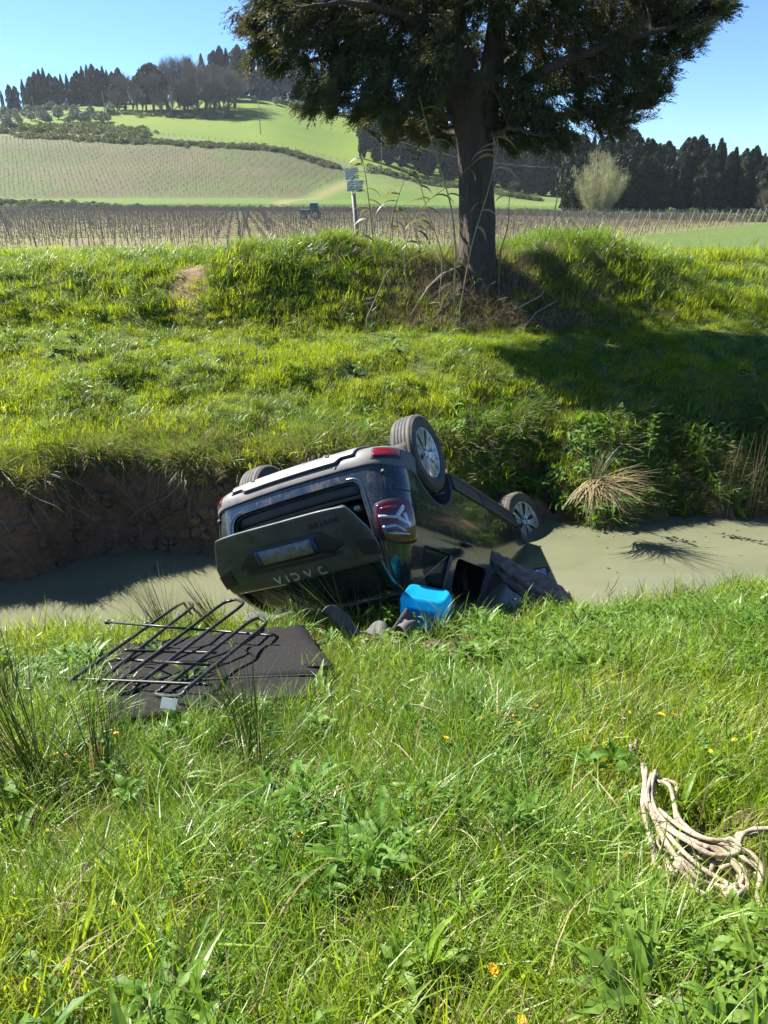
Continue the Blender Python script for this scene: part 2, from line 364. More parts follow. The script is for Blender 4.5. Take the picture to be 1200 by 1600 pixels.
def build_water():
    xs = np.linspace(-11, 13, 90); G = []
    for k in range(9):
        t = k / 8; G.append([(x, float(y_near(x)) + 0.05 + (float(y_far(x)) + 0.6 - float(y_near(x))) * t, WATER_Z) for x in xs])
    m, t, N, L, B = nt('muddy_stream_water'); v = coords(N, L, 'World', (0.55, 1.3, 1)); n = noise(N, L, 1.1, 4, v, 0.5, 0.6)
    L.new(ramp(N, L, n, [(0.25, (0.115, 0.122, 0.070)), (0.75, (0.160, 0.165, 0.100))]), B.inputs['Base Color'])
    B.inputs['Roughness'].default_value = 0.02; B.inputs['Specular IOR Level'].default_value = 0.75; B.inputs['IOR'].default_value = 1.33
    bump(N, L, noise(N, L, 3.2, 5, coords(N, L, 'World', (1, 2.2, 1)), 0.55, 0.6), 0.09, 0.05, B)
    mb = MB(); mb.grid(G); tag(mb.build('stream', m, smooth=True), kind='structure')
build_water()

# ---------------------------------------------------------------- geometry-node scatter for ground cover nobody could count
def scatter(name, protos, P, rot, scl, idx, parent=None):
    n = len(P); me = bpy.data.meshes.new(name); me.vertices.add(n); me.vertices.foreach_set('co', np.asarray(P, np.float32).ravel())
    a = me.attributes.new('rot', 'FLOAT_VECTOR', 'POINT'); a.data.foreach_set('vector', np.asarray(rot, np.float32).ravel())
    a = me.attributes.new('scl', 'FLOAT', 'POINT'); a.data.foreach_set('value', np.asarray(scl, np.float32))
    a = me.attributes.new('idx', 'INT', 'POINT'); a.data.foreach_set('value', np.asarray(idx, np.int32))
    for p in protos:
        for mm in p.data.materials:
            if mm.name not in [q.name for q in me.materials]: me.materials.append(mm)
    o = obj(name, me, parent); g = bpy.data.node_groups.new(name, 'GeometryNodeTree')
    g.interface.new_socket('Geometry', in_out='INPUT', socket_type='NodeSocketGeometry')
    g.interface.new_socket('Geometry', in_out='OUTPUT', socket_type='NodeSocketGeometry')
    N, L = g.nodes, g.links; gi = N.new('NodeGroupInput'); go = N.new('NodeGroupOutput'); j = N.new('GeometryNodeJoinGeometry')
    def attr(nm, ty):
        q = N.new('GeometryNodeInputNamedAttribute'); q.data_type = ty; q.inputs[0].default_value = nm; return q.outputs[0]
    ar, asc, ai = attr('rot', 'FLOAT_VECTOR'), attr('scl', 'FLOAT'), attr('idx', 'INT')
    for k, p in enumerate(protos):
        oi = N.new('GeometryNodeObjectInfo'); oi.inputs['Object'].default_value = p
        ip = N.new('GeometryNodeInstanceOnPoints'); L.new(gi.outputs[0], ip.inputs['Points'])
        L.new(oi.outputs['Geometry'], ip.inputs['Instance'])
        cmp = N.new('FunctionNodeCompare'); cmp.data_type = 'INT'; cmp.operation = 'EQUAL'; L.new(ai, cmp.inputs[2]); cmp.inputs[3].default_value = k
        L.new(cmp.outputs[0], ip.inputs['Selection']); L.new(ar, ip.inputs['Rotation']); L.new(asc, ip.inputs['Scale']); L.new(ip.outputs[0], j.inputs[0])
    L.new(j.outputs[0], go.inputs[0]); o.modifiers.new('scatter', 'NODES').node_group = g
    return o
def proto(me): return bpy.data.objects.new(me.name, me)      # a source shape, not linked to the scene

def blade_clump(name, n, ln, w, spread, bend, mats, seg=3, lean=0.35, seed=0, dry=0.0, fold=0.25):
    r = np.random.default_rng(seed); V = []; F = []; MI = []
    for _ in range(n):
        a = r.uniform(0, 2*math.pi); q = spread * math.sqrt(r.uniform()); bx, by = q*math.cos(r.uniform(0, 6.28)), q*math.sin(r.uniform(0, 6.28))
        l = r.uniform(*ln); ww = r.uniform(*w); d = np.array([math.cos(a), math.sin(a)]); th = abs(r.normal(0, lean)); bd = r.uniform(*bend)
        p = np.array([bx, by, -0.02]); side = np.array([-d[1], d[0], 0]); b = len(V); mi = 1 if r.uniform() < dry and len(mats) > 1 else 0
        tw = r.normal(0, 0.5)
        for k in range(seg + 1):
            t = k / seg; wk = ww * (1 - t ** 1.6) * (0.75 + 0.5 * min(t * 3, 1) * 0.5)
            s2 = side * math.cos(tw * t) + np.array([0, 0, 1]) * math.sin(tw * t)
            if k == seg: V.append(tuple(p))
            else:
                V.append(tuple(p - s2 * wk / 2)); V.append(tuple(p + s2 * wk / 2))
            ang = th + bd * t; p = p + np.array([d[0]*math.sin(ang), d[1]*math.sin(ang), math.cos(ang)]) * (l / seg)
        for k in range(seg):
            i = b + 2 * k
            F.append((i, i+1, i+3, i+2) if k < seg - 1 else (i, i+1, i+2)); MI.append(mi)
    return proto(mesh(name, V, F, mats, False, MI))
def leafy(name, n, ln, w, mats, seed=0, lobes=0, up=(0.5, 1.2), stem=0.0, pal=0):
    """rosettes and stalked broad-leaved herbs; lobes > 0 gives a jagged dandelion-like margin"""
    r = np.random.default_rng(seed); V = []; F = []
    for _ in range(n):
        a = r.uniform(0, 2*math.pi); d = np.array([math.cos(a), math.sin(a), 0]); side = np.array([-d[1], d[0], 0]); l = r.uniform(*ln); ww = r.uniform(*w)
        ang = r.uniform(*up); hb = r.uniform(0.2, 1.0) * stem; p = d * 0.01 + np.array([0, 0, hb]); seg = 9 if lobes else 5; b = len(V)
        for k in range(seg + 1):
            t = k / seg; wk = ww * math.sin(math.pi * min(0.04 + t * 0.96, 1) ** (0.75)) * (1 if not lobes else (0.45 if k % 2 else 1.0)) / 2
            wk = max(wk, 0.002)
            V += [tuple(p - side * wk + np.array([0, 0, 0.22 * wk])), tuple(p), tuple(p + side * wk + np.array([0, 0, 0.22 * wk]))]
            aa = ang + 1.1 * t; p = p + (d * math.sin(aa) + np.array([0, 0, 1]) * math.cos(aa)) * (l / seg)
        for k in range(seg):
            i = b + 3 * k; F += [(i, i+1, i+4, i+3), (i+1, i+2, i+5, i+4)]
    return proto(mesh(name, V, F, mats))
def yaw_rot(n, tilt=0.15): return np.stack([rng.normal(0, tilt, n), rng.normal(0, tilt, n), rng.uniform(0, 6.283, n)], -1)

# ---------------------------------------------------------------- distant trees, built once per kind
def crown_mesh(name, H, prof, n, leafsz, mat, seed, jitter=0.18, lobes=5, inner=0.35, sy=1.0, updraft=0.0):
    r = np.random.default_rng(seed); t = r.uniform(0, 1, n); a = r.uniform(0, 2*math.pi, n)
    pr = np.interp(t, [p[0] for p in prof], [p[1] for p in prof])
    lob = 1 + jitter * np.sin(a * lobes + t * 9 + seed) + jitter * np.sin(a * 2 - t * 23 + 2 * seed) + r.normal(0, jitter * 0.35, n)
    rad = pr * lob * (inner + (1 - inner) * r.uniform(0, 1, n) ** 0.35)
    C = np.stack([rad*np.cos(a), rad*np.sin(a)*sy, t * H], -1); s = leafsz * r.uniform(0.6, 1.5, n)
    d1 = r.normal(size=(n, 3)); d1[:, 2] += updraft; d1 /= np.linalg.norm(d1, axis=1)[:, None]; d2 = np.cross(d1, r.normal(size=(n, 3))); d2 /= np.linalg.norm(d2, axis=1)[:, None]
    V = np.empty((n, 3, 3)); V[:, 0] = C + d1 * s[:, None]; V[:, 1] = C - d1 * s[:, None] * 0.6 + d2 * s[:, None] * 0.5; V[:, 2] = C - d1 * s[:, None] * 0.6 - d2 * s[:, None] * 0.5
    return fast_quads(name, V.reshape(-1, 3), np.arange(n * 3).reshape(n, 3), mat)
CYB = [(0, .9), (.06, 1.9), (.3, 2.5), (.6, 2.5), (.8, 1.9), (.92, 1.1), (1, .15)]
def make_tree(name, H, prof, n, ls, mat, seed, trunk_r, crown_z=0.0, **k):
    root = bpy.data.objects.new(name, None); COL.objects.link(root)
    tb = MB(); tb.tube([(0, 0, -0.4), (0.05, 0, H*0.3), (0, 0.05, H*0.8)], [trunk_r, trunk_r*0.8, trunk_r*0.3], 6, cap=True)
    tb.build('trunk', M['twig'], root, True)
    obj('crown', crown_mesh('crown', H - crown_z, prof, n, ls, mat, seed, **k), root, (0, 0, crown_z)); return root
CYP = [(0, 0.7), (0.05, 1.3), (0.3, 1.6), (0.6, 1.45), (0.85, 0.8), (1, 0.05)]
def bare_tree(name, H, mat_b, mat_t, seed, spread=0.55, depth=5, twig_n=900, tw_len=0.7, base_r=0.28, stems=3, sp0=.16, l0=.30):
    root = bpy.data.objects.new(name, None); COL.objects.link(root); r = random.Random(seed); tb = MB(); tips = []
    def grow(p, d, l, rad, k):
        q = p + d * l; mid = p + d * l * 0.5 + Vector((r.gauss(0, .04), r.gauss(0, .04), 0)) * l
        tb.tube([p, mid, q], [rad, rad*0.85, rad*0.65], 5 if k > 2 else 3, cap=False)
        tips.append((q, d))
        if k <= 0: return
        for _ in range(3 if k > 1 else 3):
            nd = (d + Vector((r.gauss(0, spread), r.gauss(0, spread), r.gauss(0.12, spread*0.5)))).normalized()
            grow(q if r.random() < .7 else mid, nd, l * r.uniform(0.62, 0.85), rad*0.6, k-1)
    for _ in range(stems): grow(Vector((r.gauss(0, .25), r.gauss(0, .2), -0.3)), Vector((r.gauss(0, sp0), r.gauss(0, sp0), 1)).normalized(), H * l0, base_r, depth-1)
    tb.build('trunk', mat_b, root)
    n = twig_n * 3; rr = np.random.default_rng(seed); T = np.array([tuple(t[0]) for t in tips]); D = np.array([tuple(t[1]) for t in tips])
    hi = T[:, 2] > H * 0.14; T = T[hi]; D = D[hi]
    k = rr.integers(0, len(T), n); d = D[k] + rr.normal(0, 0.45, (n, 3)) + np.array([0, 0, 0.35]); d /= np.linalg.norm(d, axis=1)[:, None]
    P = T[k] + rr.normal(0, 0.25, (n, 3)); s = np.cross(d, rr.normal(size=(n, 3))); s /= np.linalg.norm(s, axis=1)[:, None]; l = tw_len * rr.uniform(0.5, 1.3, n)[:, None]
    V = np.stack([P - s*0.022, P + s*0.022, P + d*l], 1)
    obj('crown', fast_quads('crown', V.reshape(-1, 3), np.arange(n*3).reshape(n, 3), mat_t), root); return root
def make_willow():
    root = bpy.data.objects.new('budding_willow', None); COL.objects.link(root); r = random.Random(5); rr = np.random.default_rng(5); tb = MB(); T = []; D = []
    for k in range(34):
        a = r.uniform(0, 6.283); sp = r.uniform(.05, 1.15); L_ = r.uniform(8.0, 11.5) * (1 - .22 * sp); p = Vector((.5 * math.cos(a), .5 * math.sin(a), -.3)); d = Vector((math.cos(a) * sp, math.sin(a) * sp, 1)).normalized(); Q = [p.copy()]
        for j in range(9): d = (d + Vector((r.gauss(0, .07), r.gauss(0, .07), .05))).normalized(); p = p + d * L_ / 9; Q.append(p.copy())
        r0 = r.uniform(.06, .16); tb.tube(Q, list(np.linspace(r0, .015, 10)), 4, cap=False)
        for j in range(1, 10):
            for _ in range(3): T.append(tuple(Q[j] + (Q[j - 1] - Q[j]) * r.random())); D.append(tuple(d))
    tb.build('trunk', M['twig_pale'], root); T = np.array(T); D = np.array(D); n = 19000
    k = rr.integers(0, len(T), n); d = D[k] * .6 + rr.normal(0, .5, (n, 3)) + np.array([0, 0, .5]); d /= np.linalg.norm(d, axis=1)[:, None]; P = T[k] + rr.normal(0, .42, (n, 3)); s = np.cross(d, rr.normal(size=(n, 3))); s /= np.linalg.norm(s, axis=1)[:, None]; l = rr.uniform(.5, 1.3, n)[:, None]
    V = np.stack([P - s*0.020, P + s*0.020, P + d*l], 1); obj('crown', fast_quads('crown', V.reshape(-1, 3), np.arange(n*3).reshape(n, 3), M['twig_bud']), root); return root
def place(src, used, x, y, s, label, group, cat='tree', rz=None, sz=1.0):
    o = src if src.name not in used else copy_tree(src); used.add(src.name)
    o.location = (x, y, gz(x, y) - 0.1); o.scale = (s, s, s * sz); o.rotation_euler = (0, 0, random.uniform(0, 6.28) if rz is None else rz)
    tag(o, label, cat, group); return o
# ---------------------------------------------------------------- far scenery: trees, poles, fence
used = set()
cyp = [make_tree('cypress_tree', 18, pr, n_, 0.40, M['cypress_far'], 60 + k, 0.28, crown_z=0.5, jitter=j, updraft=1.8, inner=0.6, lobes=lb) for k, (pr, j, n_, lb) in enumerate([(CYP, .12, 3400, 4), (CYB, .20, 5600, 5), (CYB, .30, 5600, 3), (CYP, .2, 3400, 5)])]
oak = make_tree('evergreen_oak', 10, [(0, 1.2), (0.15, 2.8), (0.45, 3.6), (0.75, 2.9), (0.93, 1.5), (1, .2)], 3000, 0.5, M['cypress_far'], 71, 0.3, crown_z=1.8, jitter=.16)
olv = [make_tree('olive_tree', 3.6, [(0, .6), (0.15, 1.5), (0.5, 1.8), (0.8, 1.3), (1, .2)], 900, 0.26, M['olive'], 80 + k, 0.16, crown_z=0.7, jitter=.22) for k in range(2)]
bare = [bare_tree('bare_tree', 13, M['twig'], M['twig_brown'], 90 + k, 0.42, 5, 1500, 1.3) for k in range(2)]
willow = make_willow()
NUM = ['first', 'second', 'third', 'fourth', 'fifth', 'sixth', 'seventh', 'eighth', 'ninth', 'tenth', 'eleventh', 'twelfth', 'thirteenth', 'fourteenth', 'fifteenth', 'sixteenth', 'seventeenth', 'eighteenth', 'nineteenth', 'twentieth', 'twenty-first', 'twenty-second', 'twenty-third', 'twenty-fourth', 'twenty-fifth', 'twenty-sixth', 'twenty-seventh', 'twenty-eighth', 'twenty-ninth', 'thirtieth']
def px_x(px, py, y): return at_y(px, py, y).x
def top_scale(px, py, y, H):                          # scale that lifts a tree of height H to that pixel row
    p = at_y(px, py, y); return max(0.3, (p.z - gz(p.x, y)) / H)
for k, (px, py) in enumerate([(3, 141), (16, 132), (25, 134), (38, 123), (45, 128), (51, 119), (59, 112), (66, 108), (73, 106), (82, 114), (91, 119), (99, 115), (108, 115), (117, 119), (125, 110), (133, 103), (141, 101), (149, 100), (157, 107), (165, 103), (171, 109), (179, 112), (189, 106)]):
    y = 478 + random.uniform(-9, 9); x = px_x(px, 155, y); s = top_scale(px, py, y, 18)
    o = place(cyp[k % 4], used, x, y, s * random.uniform(.95, 1.15), 'dark cypress on the left hill crest, %s from the left edge of the photo' % NUM[k], 'cypresses along the left hill crest'); o.scale.z = s
for k, (px, py) in enumerate([(232, 112), (300, 92), (318, 84), (338, 79), (347, 72), (357, 76), (368, 76), (375, 70), (384, 77), (396, 88), (407, 91), (418, 93), (431, 90), (443, 95), (455, 90), (467, 88), (479, 86), (492, 90), (505, 95), (520, 98)]):
    y = 492 + random.uniform(-10, 14); x = px_x(px, 145, y); s = top_scale(px, py, y, 18)
    o = place(cyp[(k * 3 + 1) % 4], used, x, y, s * random.uniform(1.0, 1.3), 'dark cypress on the hilltop above the bright meadow, %s from the left' % NUM[k], 'cypresses on the hilltop above the meadow'); o.scale.z = s
n = 0
for row, (y0, y1) in enumerate([(352, 330), (372, 345), (398, 365), (430, 395), (465, 430)]):
    for k in range(17):
        fr = row == 0; t = (k + random.uniform(-.3, .3)) / 16; px = 572 + 320 * t; y = y0 + (y1 - y0) * t + random.uniform(-5, 5); x = px_x(px, 260, y); s = random.uniform(.9, 1.25)
        place(cyp[n % 4], used, x, y, s * 1.1, ('%s cypress from the left edging the shaded wood behind the big tree' % NUM[k]) if fr else 'dark cypress crowded into the shaded wood behind the big tree trunk', 'cypresses in the shaded wood behind the big tree'); n += 1
for row in range(4):
    for k in range(18 if row < 3 else 16):
        px = 880 + (k + random.uniform(-.35, .35)) * 23 + row * 7; y = 188 + row * 8 + random.uniform(-3, 3); x = px_x(px, 330, y)
        tp = np.interp(px, [880, 915, 950, 985, 1020, 1060, 1100, 1150, 1200, 1350], [205, 213, 208, 206, 222, 215, 216, 226, 230, 236]) + random.uniform(-4, 16)
        s = top_scale(px, tp, y, 18) * (1 if row else 0.85); o = place(cyp[(k + row) % 4], used, x, y, s * random.uniform(0.95, 1.3), ('%s cypress from the left in the front row of the dense wood on the right' % NUM[k]) if row == 0 else 'dark cypress in the dense row of trees on the right beyond the vineyard', 'cypresses in the dense wood on the right'); o.scale.z = s
for k, (px, y, tp) in enumerate(sorted([(196, 446, 108), (207, 440, 104), (222, 436, 116), (238, 428, 104), (262, 448, 88), (268, 424, 120), (281, 452, 78), (290, 430, 98), (300, 455, 76), (311, 432, 92), (322, 448, 84), (334, 432, 96), (345, 444, 90), (356, 436, 98), (367, 448, 95), (216, 424, 130), (250, 420, 128), (305, 424, 118), (330, 424, 112), (352, 428, 116), (184, 440, 128)])):
    x = px_x(px, 170, y); s = top_scale(px, tp, y, 13.5)
    place(bare[k % 2], used, x, y, s, '%s leafless brown tree from the left in the hillside wood above the meadow' % NUM[k], 'bare trees in the hillside wood')
for k, (px, y, tp) in enumerate([(240, 438, 86), (228, 446, 100), (293, 438, 108), (186, 448, 120)]):
    x = px_x(px, 165, y); place(oak, used, x, y, top_scale(px, tp, y, 11.8), ['tallest dark evergreen oak among the leafless hillside trees', 'dark evergreen oak just left of the tallest oak on the hillside', 'low dark evergreen oak under the leafless hillside trees', 'dark evergreen oak at the left end of the hillside wood'][k], 'evergreen oaks in the hillside wood')
ol = [(4, 158), (14, 168), (24, 176), (8, 186), (30, 190), (12, 200), (34, 160), (44, 168), (48, 180), (60, 176), (70, 187), (40, 150), (56, 158), (66, 152), (78, 152), (88, 160), (64, 168), (90, 176), (114, 160), (117, 172), (140, 160), (141, 172), (113, 186), (125, 187), (135, 188), (150, 186), (160, 187), (168, 185), (100, 150), (106, 192), (20, 155), (76, 190), (2, 172), (-20, 170), (-25, 190), (172, 170)]
NUM2 = NUM + ['thirty-first', 'thirty-second', 'thirty-third', 'thirty-fourth', 'thirty-fifth', 'thirty-sixth']
for k, (px, py) in enumerate(sorted(ol)):
    yy = np.interp(py, [148, 160, 172, 185, 200], [455, 432, 412, 392, 372]) + random.uniform(-4, 4); x = px_x(px, py, yy)
    place(olv[k % 2], used, x, yy, random.uniform(.85, 1.45), '%s grey-green olive tree from the left in the hillside olive grove' % NUM2[k], 'olive trees on the left hillside')
for k, (px, py) in enumerate([(397, 140), (431, 143), (454, 146), (468, 137)]):
    yy = 470; x = px_x(px, py, yy); place(olv[k % 2], used, x, yy, [1.0, 1.1, .8, 1.3][k], 'round grey olive tree at the top of the bright meadow, %s from the left' % NUM[k], 'olive trees at the top of the meadow')
p = at_y(934, 326, 176); place(willow, used, p.x, 176, 1.15, 'pale leafless budding tree in front of the dark cypress wood on the right', None)
for k, (px, y, s) in enumerate([(1195, 178, .5), (802, 300, .5)]):
    x = px_x(px, 320, y); place(bare[k], used, x, y, s, ['small bare brown tree at the right edge before the cypresses', 'small bare brown bush tree at the foot of the shaded wood'][k], None)

# scrub in the margins (hedge banks, fence lines, wood edges): a continuous thicket
bush = [proto(crown_mesh('scrub_bush', 1.0, [(0, .8), (0.4, .95), (0.8, .6), (1, .1)], 260, 0.16, M['shrub'], 120 + k, jitter=.25)) for k in range(3)]
def strip(name, pts, mats_scale, label, n, width, s0, s1, cat='scrub'):
    P = np.array(pts, float); t = rng.uniform(0, len(P) - 1.001, n); i = t.astype(int); f = (t - i)[:, None]; Q = P[i] * (1 - f) + P[i + 1] * f
    Q[:, 0] += rng.normal(0, width * 0.4, n); Q[:, 1] += rng.normal(0, width, n); z = ground(Q[:, 0], Q[:, 1])
    o = scatter(name, bush, np.c_[Q, z - 0.15], yaw_rot(n), rng.uniform(s0, s1, n), rng.integers(0, 3, n)); return tag(o, label, cat, None, 'stuff')
strip('hedge_bank', [(-190, 240), (-118, 236), (-60, 222), (0, 206), (30, 168), (52, 136), (62, 124), (110, 122)], 1, 'green overgrown bank between the lower vineyard and the hill', 2200, 2.2, .5, 1.3)
strip('terrace_scrub', [(-150, 352), (-118, 344), (-90, 340), (-60, 337), (-40, 332), (-18, 322)], 1, 'grey-green scrub along the terrace above the upper vineyard', 620, 2.2, .7, 1.7)
strip('terrace_scrub', [(-190, 366), (-160, 366), (-130, 372), (-112, 362), (-100, 352)], 1, 'tangled brownish scrub below the olive grove', 420, 5, 1.0, 2.6)
strip('wood_edge_scrub', [(62, 184), (95, 182), (130, 181)], 1, 'low scrub along the foot of the cypress wood on the right', 200, 1.6, .5, 1.4)
strip('wood_edge_scrub', [(-8, 322), (20, 318), (40, 312), (56, 296)], 1, 'brownish scrub along the foot of the shaded wood', 260, 2.4, .6, 1.8)
strip('wood_edge_scrub', [(-146, 424), (-118, 416), (-92, 418), (-76, 424)], 1, 'low scrub at the foot of the leafless hillside trees', 160, 3, .8, 2.0)

# utility poles
def pole(px_b, py_b, y, h, lean, label, arms=1):
    p = at_y(px_b, py_b, y); z = gz(p.x, y)
    t = thing('utility_pole', label, 'utility pole', (p.x, y, z), (0, R(lean), 0), 'utility poles on the hillside')
    MB().tube([(0, 0, -.5), (0, 0, h)], [0.17, 0.11], 8).build('shaft', M['wood'], t, True)
    for k in range(arms):
        MB().box((0, 0, h - 0.35 - k * 0.8), (1.3, .12, .12)).build('crossarm', M['wood'], t)
        for dx in (-.55, .55): MB().lathe([(0, 0), (.06, .02), (.07, .1), (.04, .16), (0, .2)], 8, 'z', 0, (dx, 0, h - .29 - k * .8)).build('insulator', M['post'], t, True)
    return t
pole(408, 224, 372, 12.5, -1, 'slim grey utility pole standing in the bright meadow')
pole(271, 193, 405, 12.0, 1, 'utility pole with crossarm beside the leafless trees')
pole(868, 318, 215, 10.6, 6, 'leaning utility pole beside the pale leafless tree', 1)
pole(596, 254, 322, 13.5, 0, 'pale utility pole left of the shaded wood', 0)
pole(55, 186, 395, 10.0, 0, 'utility pole among the olive trees, left of the other', 1)
pole(164, 178, 415, 10.0, 0, 'short utility pole at the right end of the olive grove', 1)
def wire(a, b, sag, label):
    mb = MB(); P = [Vector(a).lerp(Vector(b), t / 12) - Vector((0, 0, sag * 4 * (t/12) * (1 - t/12))) for t in range(13)]
    mb.tube(P, 0.02, 4); tag(mb.build('overhead_wire', M['wire']), label, 'power line')
a = at_y(868, 318, 215); wire((a.x + 1.1, 215, gz(a.x, 215) + 10.2), (120, 170, 5.6), 2.0, 'thin overhead wire running right from the leaning pole past the cypresses')
b = at_y(596, 254, 322); wire((b.x, 322, gz(b.x, 322) + 13.0), (a.x + 1.1, 215, gz(a.x, 215) + 10.2), 2.5, 'thin overhead wire between the two poles behind the big tree')

# wire fence below the meadow
ft = thing('meadow_fence', 'post and wire fence curving along the lower edge of the bright meadow', 'fence'); me = None; pts = []
for k in range(46):
    t = k / 45; x = float(np.interp(t, [0, .15, .5, 1], [-122, -112, -74, -10])); y = float(v2_top(x)) + np.interp(t, [0, .3, 1], [26, 16, 14]) - 4 * t
    pts.append((x, y, gz(x, y)))
for p in pts:
    if me is None: me = mesh('post', *(lambda mb: (mb.V, mb.F))(MB().tube([(0, 0, -.3), (0, 0, 1.25)], .07, 5)), M['wood'])
    obj('post', me, ft, p)
mb = MB()
for h in (.4, .8, 1.15): mb.tube([(p[0], p[1], p[2] + h) for p in pts], .012, 3)
mb.build('wire', M['wire'], ft)

# ---------------------------------------------------------------- vineyard below the levee
def vine_mesh(seed):
    r = random.Random(seed); mb = MB(); mb.tube([(0, 0, -.1), (r.gauss(0, .04), r.gauss(0, .03), .35), (r.gauss(0, .05), 0, .78)], [.035, .028, .022], 4, cap=False)
    for sgn in (-1, 1): mb.tube([(0, 0, .74), (sgn * .25, r.gauss(0, .02), .84), (sgn * .52, r.gauss(0, .02), .82)], [.018, .014, .009], 3, cap=False)
    for _ in range(4):
        x = r.uniform(-.45, .45); mb.tube([(x, 0, .83), (x + r.gauss(0, .05), r.gauss(0, .05), .83 + r.uniform(.15, .5))], [.008, .004], 3, cap=False)
    return mesh('grapevine', mb.V, mb.F, M['vine_wood'])
def post_mesh(h, r0=.04):
    mb = MB().box((0, 0, h / 2 - .2), (r0*1.6, r0*1.1, h + .4)); mb.box((0, 0, h + .005), (r0*1.9, r0*1.4, .02)); return mesh('trellis_post', mb.V, mb.F, M['post'])
vines = [vine_mesh(k) for k in range(4)]; pmesh = post_mesh(1.8, .034); emesh = post_mesh(2.15, .06)
VP, PP, EP, WR = [], [], [], MB(); yk = 62.0; row = 0
while yk < 245:
    xr = 11.8 + (yk - 64.5) * 0.79; xl = -0.56 * yk - 14; xs = np.arange(xl, xr, 1.05); jit = rng.normal(0, .06, (len(xs), 2))
    X = xs + jit[:, 0]; Y = yk + jit[:, 1]; ok = Y < v1_far(X); VP.append(np.c_[X[ok], Y[ok]])
    if yk < v1_far(xr): EP.append((xr + .4, yk))
    px_ = np.arange(xr - 5.2 * math.floor((xr - xl) / 5.2), xr - .5, 5.2); okp = yk < v1_far(px_); PP.append(np.c_[px_[okp], np.full(okp.sum(), yk)])
    if yk < 215:
        xe = min(xr, float(np.interp(yk, [118, 131, 205], [80, 52, 0])) if yk > 118 else xr)
        if xe > xl:
            for h in (.82, 1.55): WR.add([(xl, yk - .006, -3.8 + h), (xe, yk - .006, -3.8 + h), (xe, yk + .006, -3.8 + h), (xl, yk + .006, -3.8 + h), (xl, yk, -3.8 + h + .010), (xe, yk, -3.8 + h + .010)], [(0, 1, 2, 3), (0, 1, 5, 4), (3, 2, 5, 4)])
    yk += 2.75; row += 1
tag(WR.build('trellis_wires', M['wire']), 'thin horizontal trellis wires strung along the lower vineyard rows', 'wires', None, 'stuff')
VP = np.concatenate(VP); PP = np.concatenate(PP)
def split(P, n): d = np.hypot(P[:, 0] * 1.0, P[:, 1]); vis = np.abs(P[:, 0]) < .5 * P[:, 1] + 3; o = np.argsort(d + 1e4 * ~vis); return P[o[:n]], P[o[n:]]
Vn, Vf = split(VP, 300); Pn, Pf = split(PP, 270)
for k, (x, y) in enumerate(Vn):
    tag(obj('grapevine', vines[k % 4], None, (x, y, gz(x, y)), (0, 0, random.choice((0, math.pi)) + random.gauss(0, .08))), 'bare pruned grapevine in the nearest rows of the lower vineyard', 'grapevine', 'grapevines in the nearest vineyard rows')
for x, y in Pn:
    tag(obj('trellis_post', pmesh, None, (x, y, gz(x, y)), (random.gauss(0, .02), random.gauss(0, .03), 0)), 'grey metal trellis post in the nearest rows of the lower vineyard', 'post', 'trellis posts in the nearest vineyard rows')
for k, (x, y) in enumerate(EP[:30]):
    tag(obj('row_end_post', emesh, None, (x, y, gz(x, y)), (0, R(17) + random.gauss(0, .02), 0)), 'slanting end post of a vineyard row, %s to the right of the trunk' % NUM[k], 'post', 'slanting end posts of the vineyard rows')
def pts3(P): return np.c_[P, ground(P[:, 0], P[:, 1])]
tag(scatter('distant_grapevines', [proto(v) for v in vines], pts3(Vf), np.stack([np.zeros(len(Vf)), np.zeros(len(Vf)), rng.integers(0, 2, len(Vf)) * math.pi], -1), rng.uniform(.85, 1.15, len(Vf)), rng.integers(0, 4, len(Vf))), 'rows of bare grapevines filling the lower vineyard behind the nearest rows', 'vineyard', None, 'stuff')
tag(scatter('distant_trellis_posts', [proto(pmesh)], pts3(Pf), np.zeros((len(Pf), 3)), np.ones(len(Pf)), np.zeros(len(Pf))), 'grey trellis posts of the farther vineyard rows', 'posts', None, 'stuff')
# weeds between the rows
n = 5200; P = np.c_[rng.uniform(-75, 70, n), rng.uniform(58, 150, n)]; P = P[in_v1(P[:, 0], P[:, 1]) & (fbm(P[:, 0] * .08, P[:, 1] * .3, 47) > -.12)]
wd = [blade_clump('weed_tuft', 14, (.10, .28), (.03, .06), .3, (.2, 1.0), [M['shrub'], M['straw']], 2, .6, 300 + k, dry=.35) for k in range(2)]
tag(scatter('vineyard_weeds', wd, pts3(P), yaw_rot(len(P)), rng.uniform(.7, 1.5, len(P)), rng.integers(0, 2, len(P))), 'low weeds between the lower vineyard rows', 'weeds', None, 'stuff')
# young upper vineyard: stakes and small vines on the slope
ys = np.arange(264, 352, 2.6); P = []
for y in ys:
    for x in np.arange(-235, -10, 3.1):
        if y < v2_top(x) - 1 and x < float(v2_right(y)) - 1: P.append((x + (y - 264) * .18 % 3.1 + random.gauss(0, .1), y + random.gauss(0, .12)))
P = np.array(P); stk = proto(mesh('vine_stake', *(lambda mb: (mb.V, mb.F))(MB().tube([(0, 0, -.2), (0, 0, 1.5)], .045, 4).tube([(-.6, 0, .7), (0, .05, .85), (.6, 0, .75)], .04, 3)), M['wood']))
tag(scatter('upper_vineyard_vines', [stk], pts3(P), yaw_rot(len(P), .05), rng.uniform(.8, 1.2, len(P)), np.zeros(len(P))), 'rows of staked young vines on the sloping upper vineyard', 'vineyard', None, 'stuff')

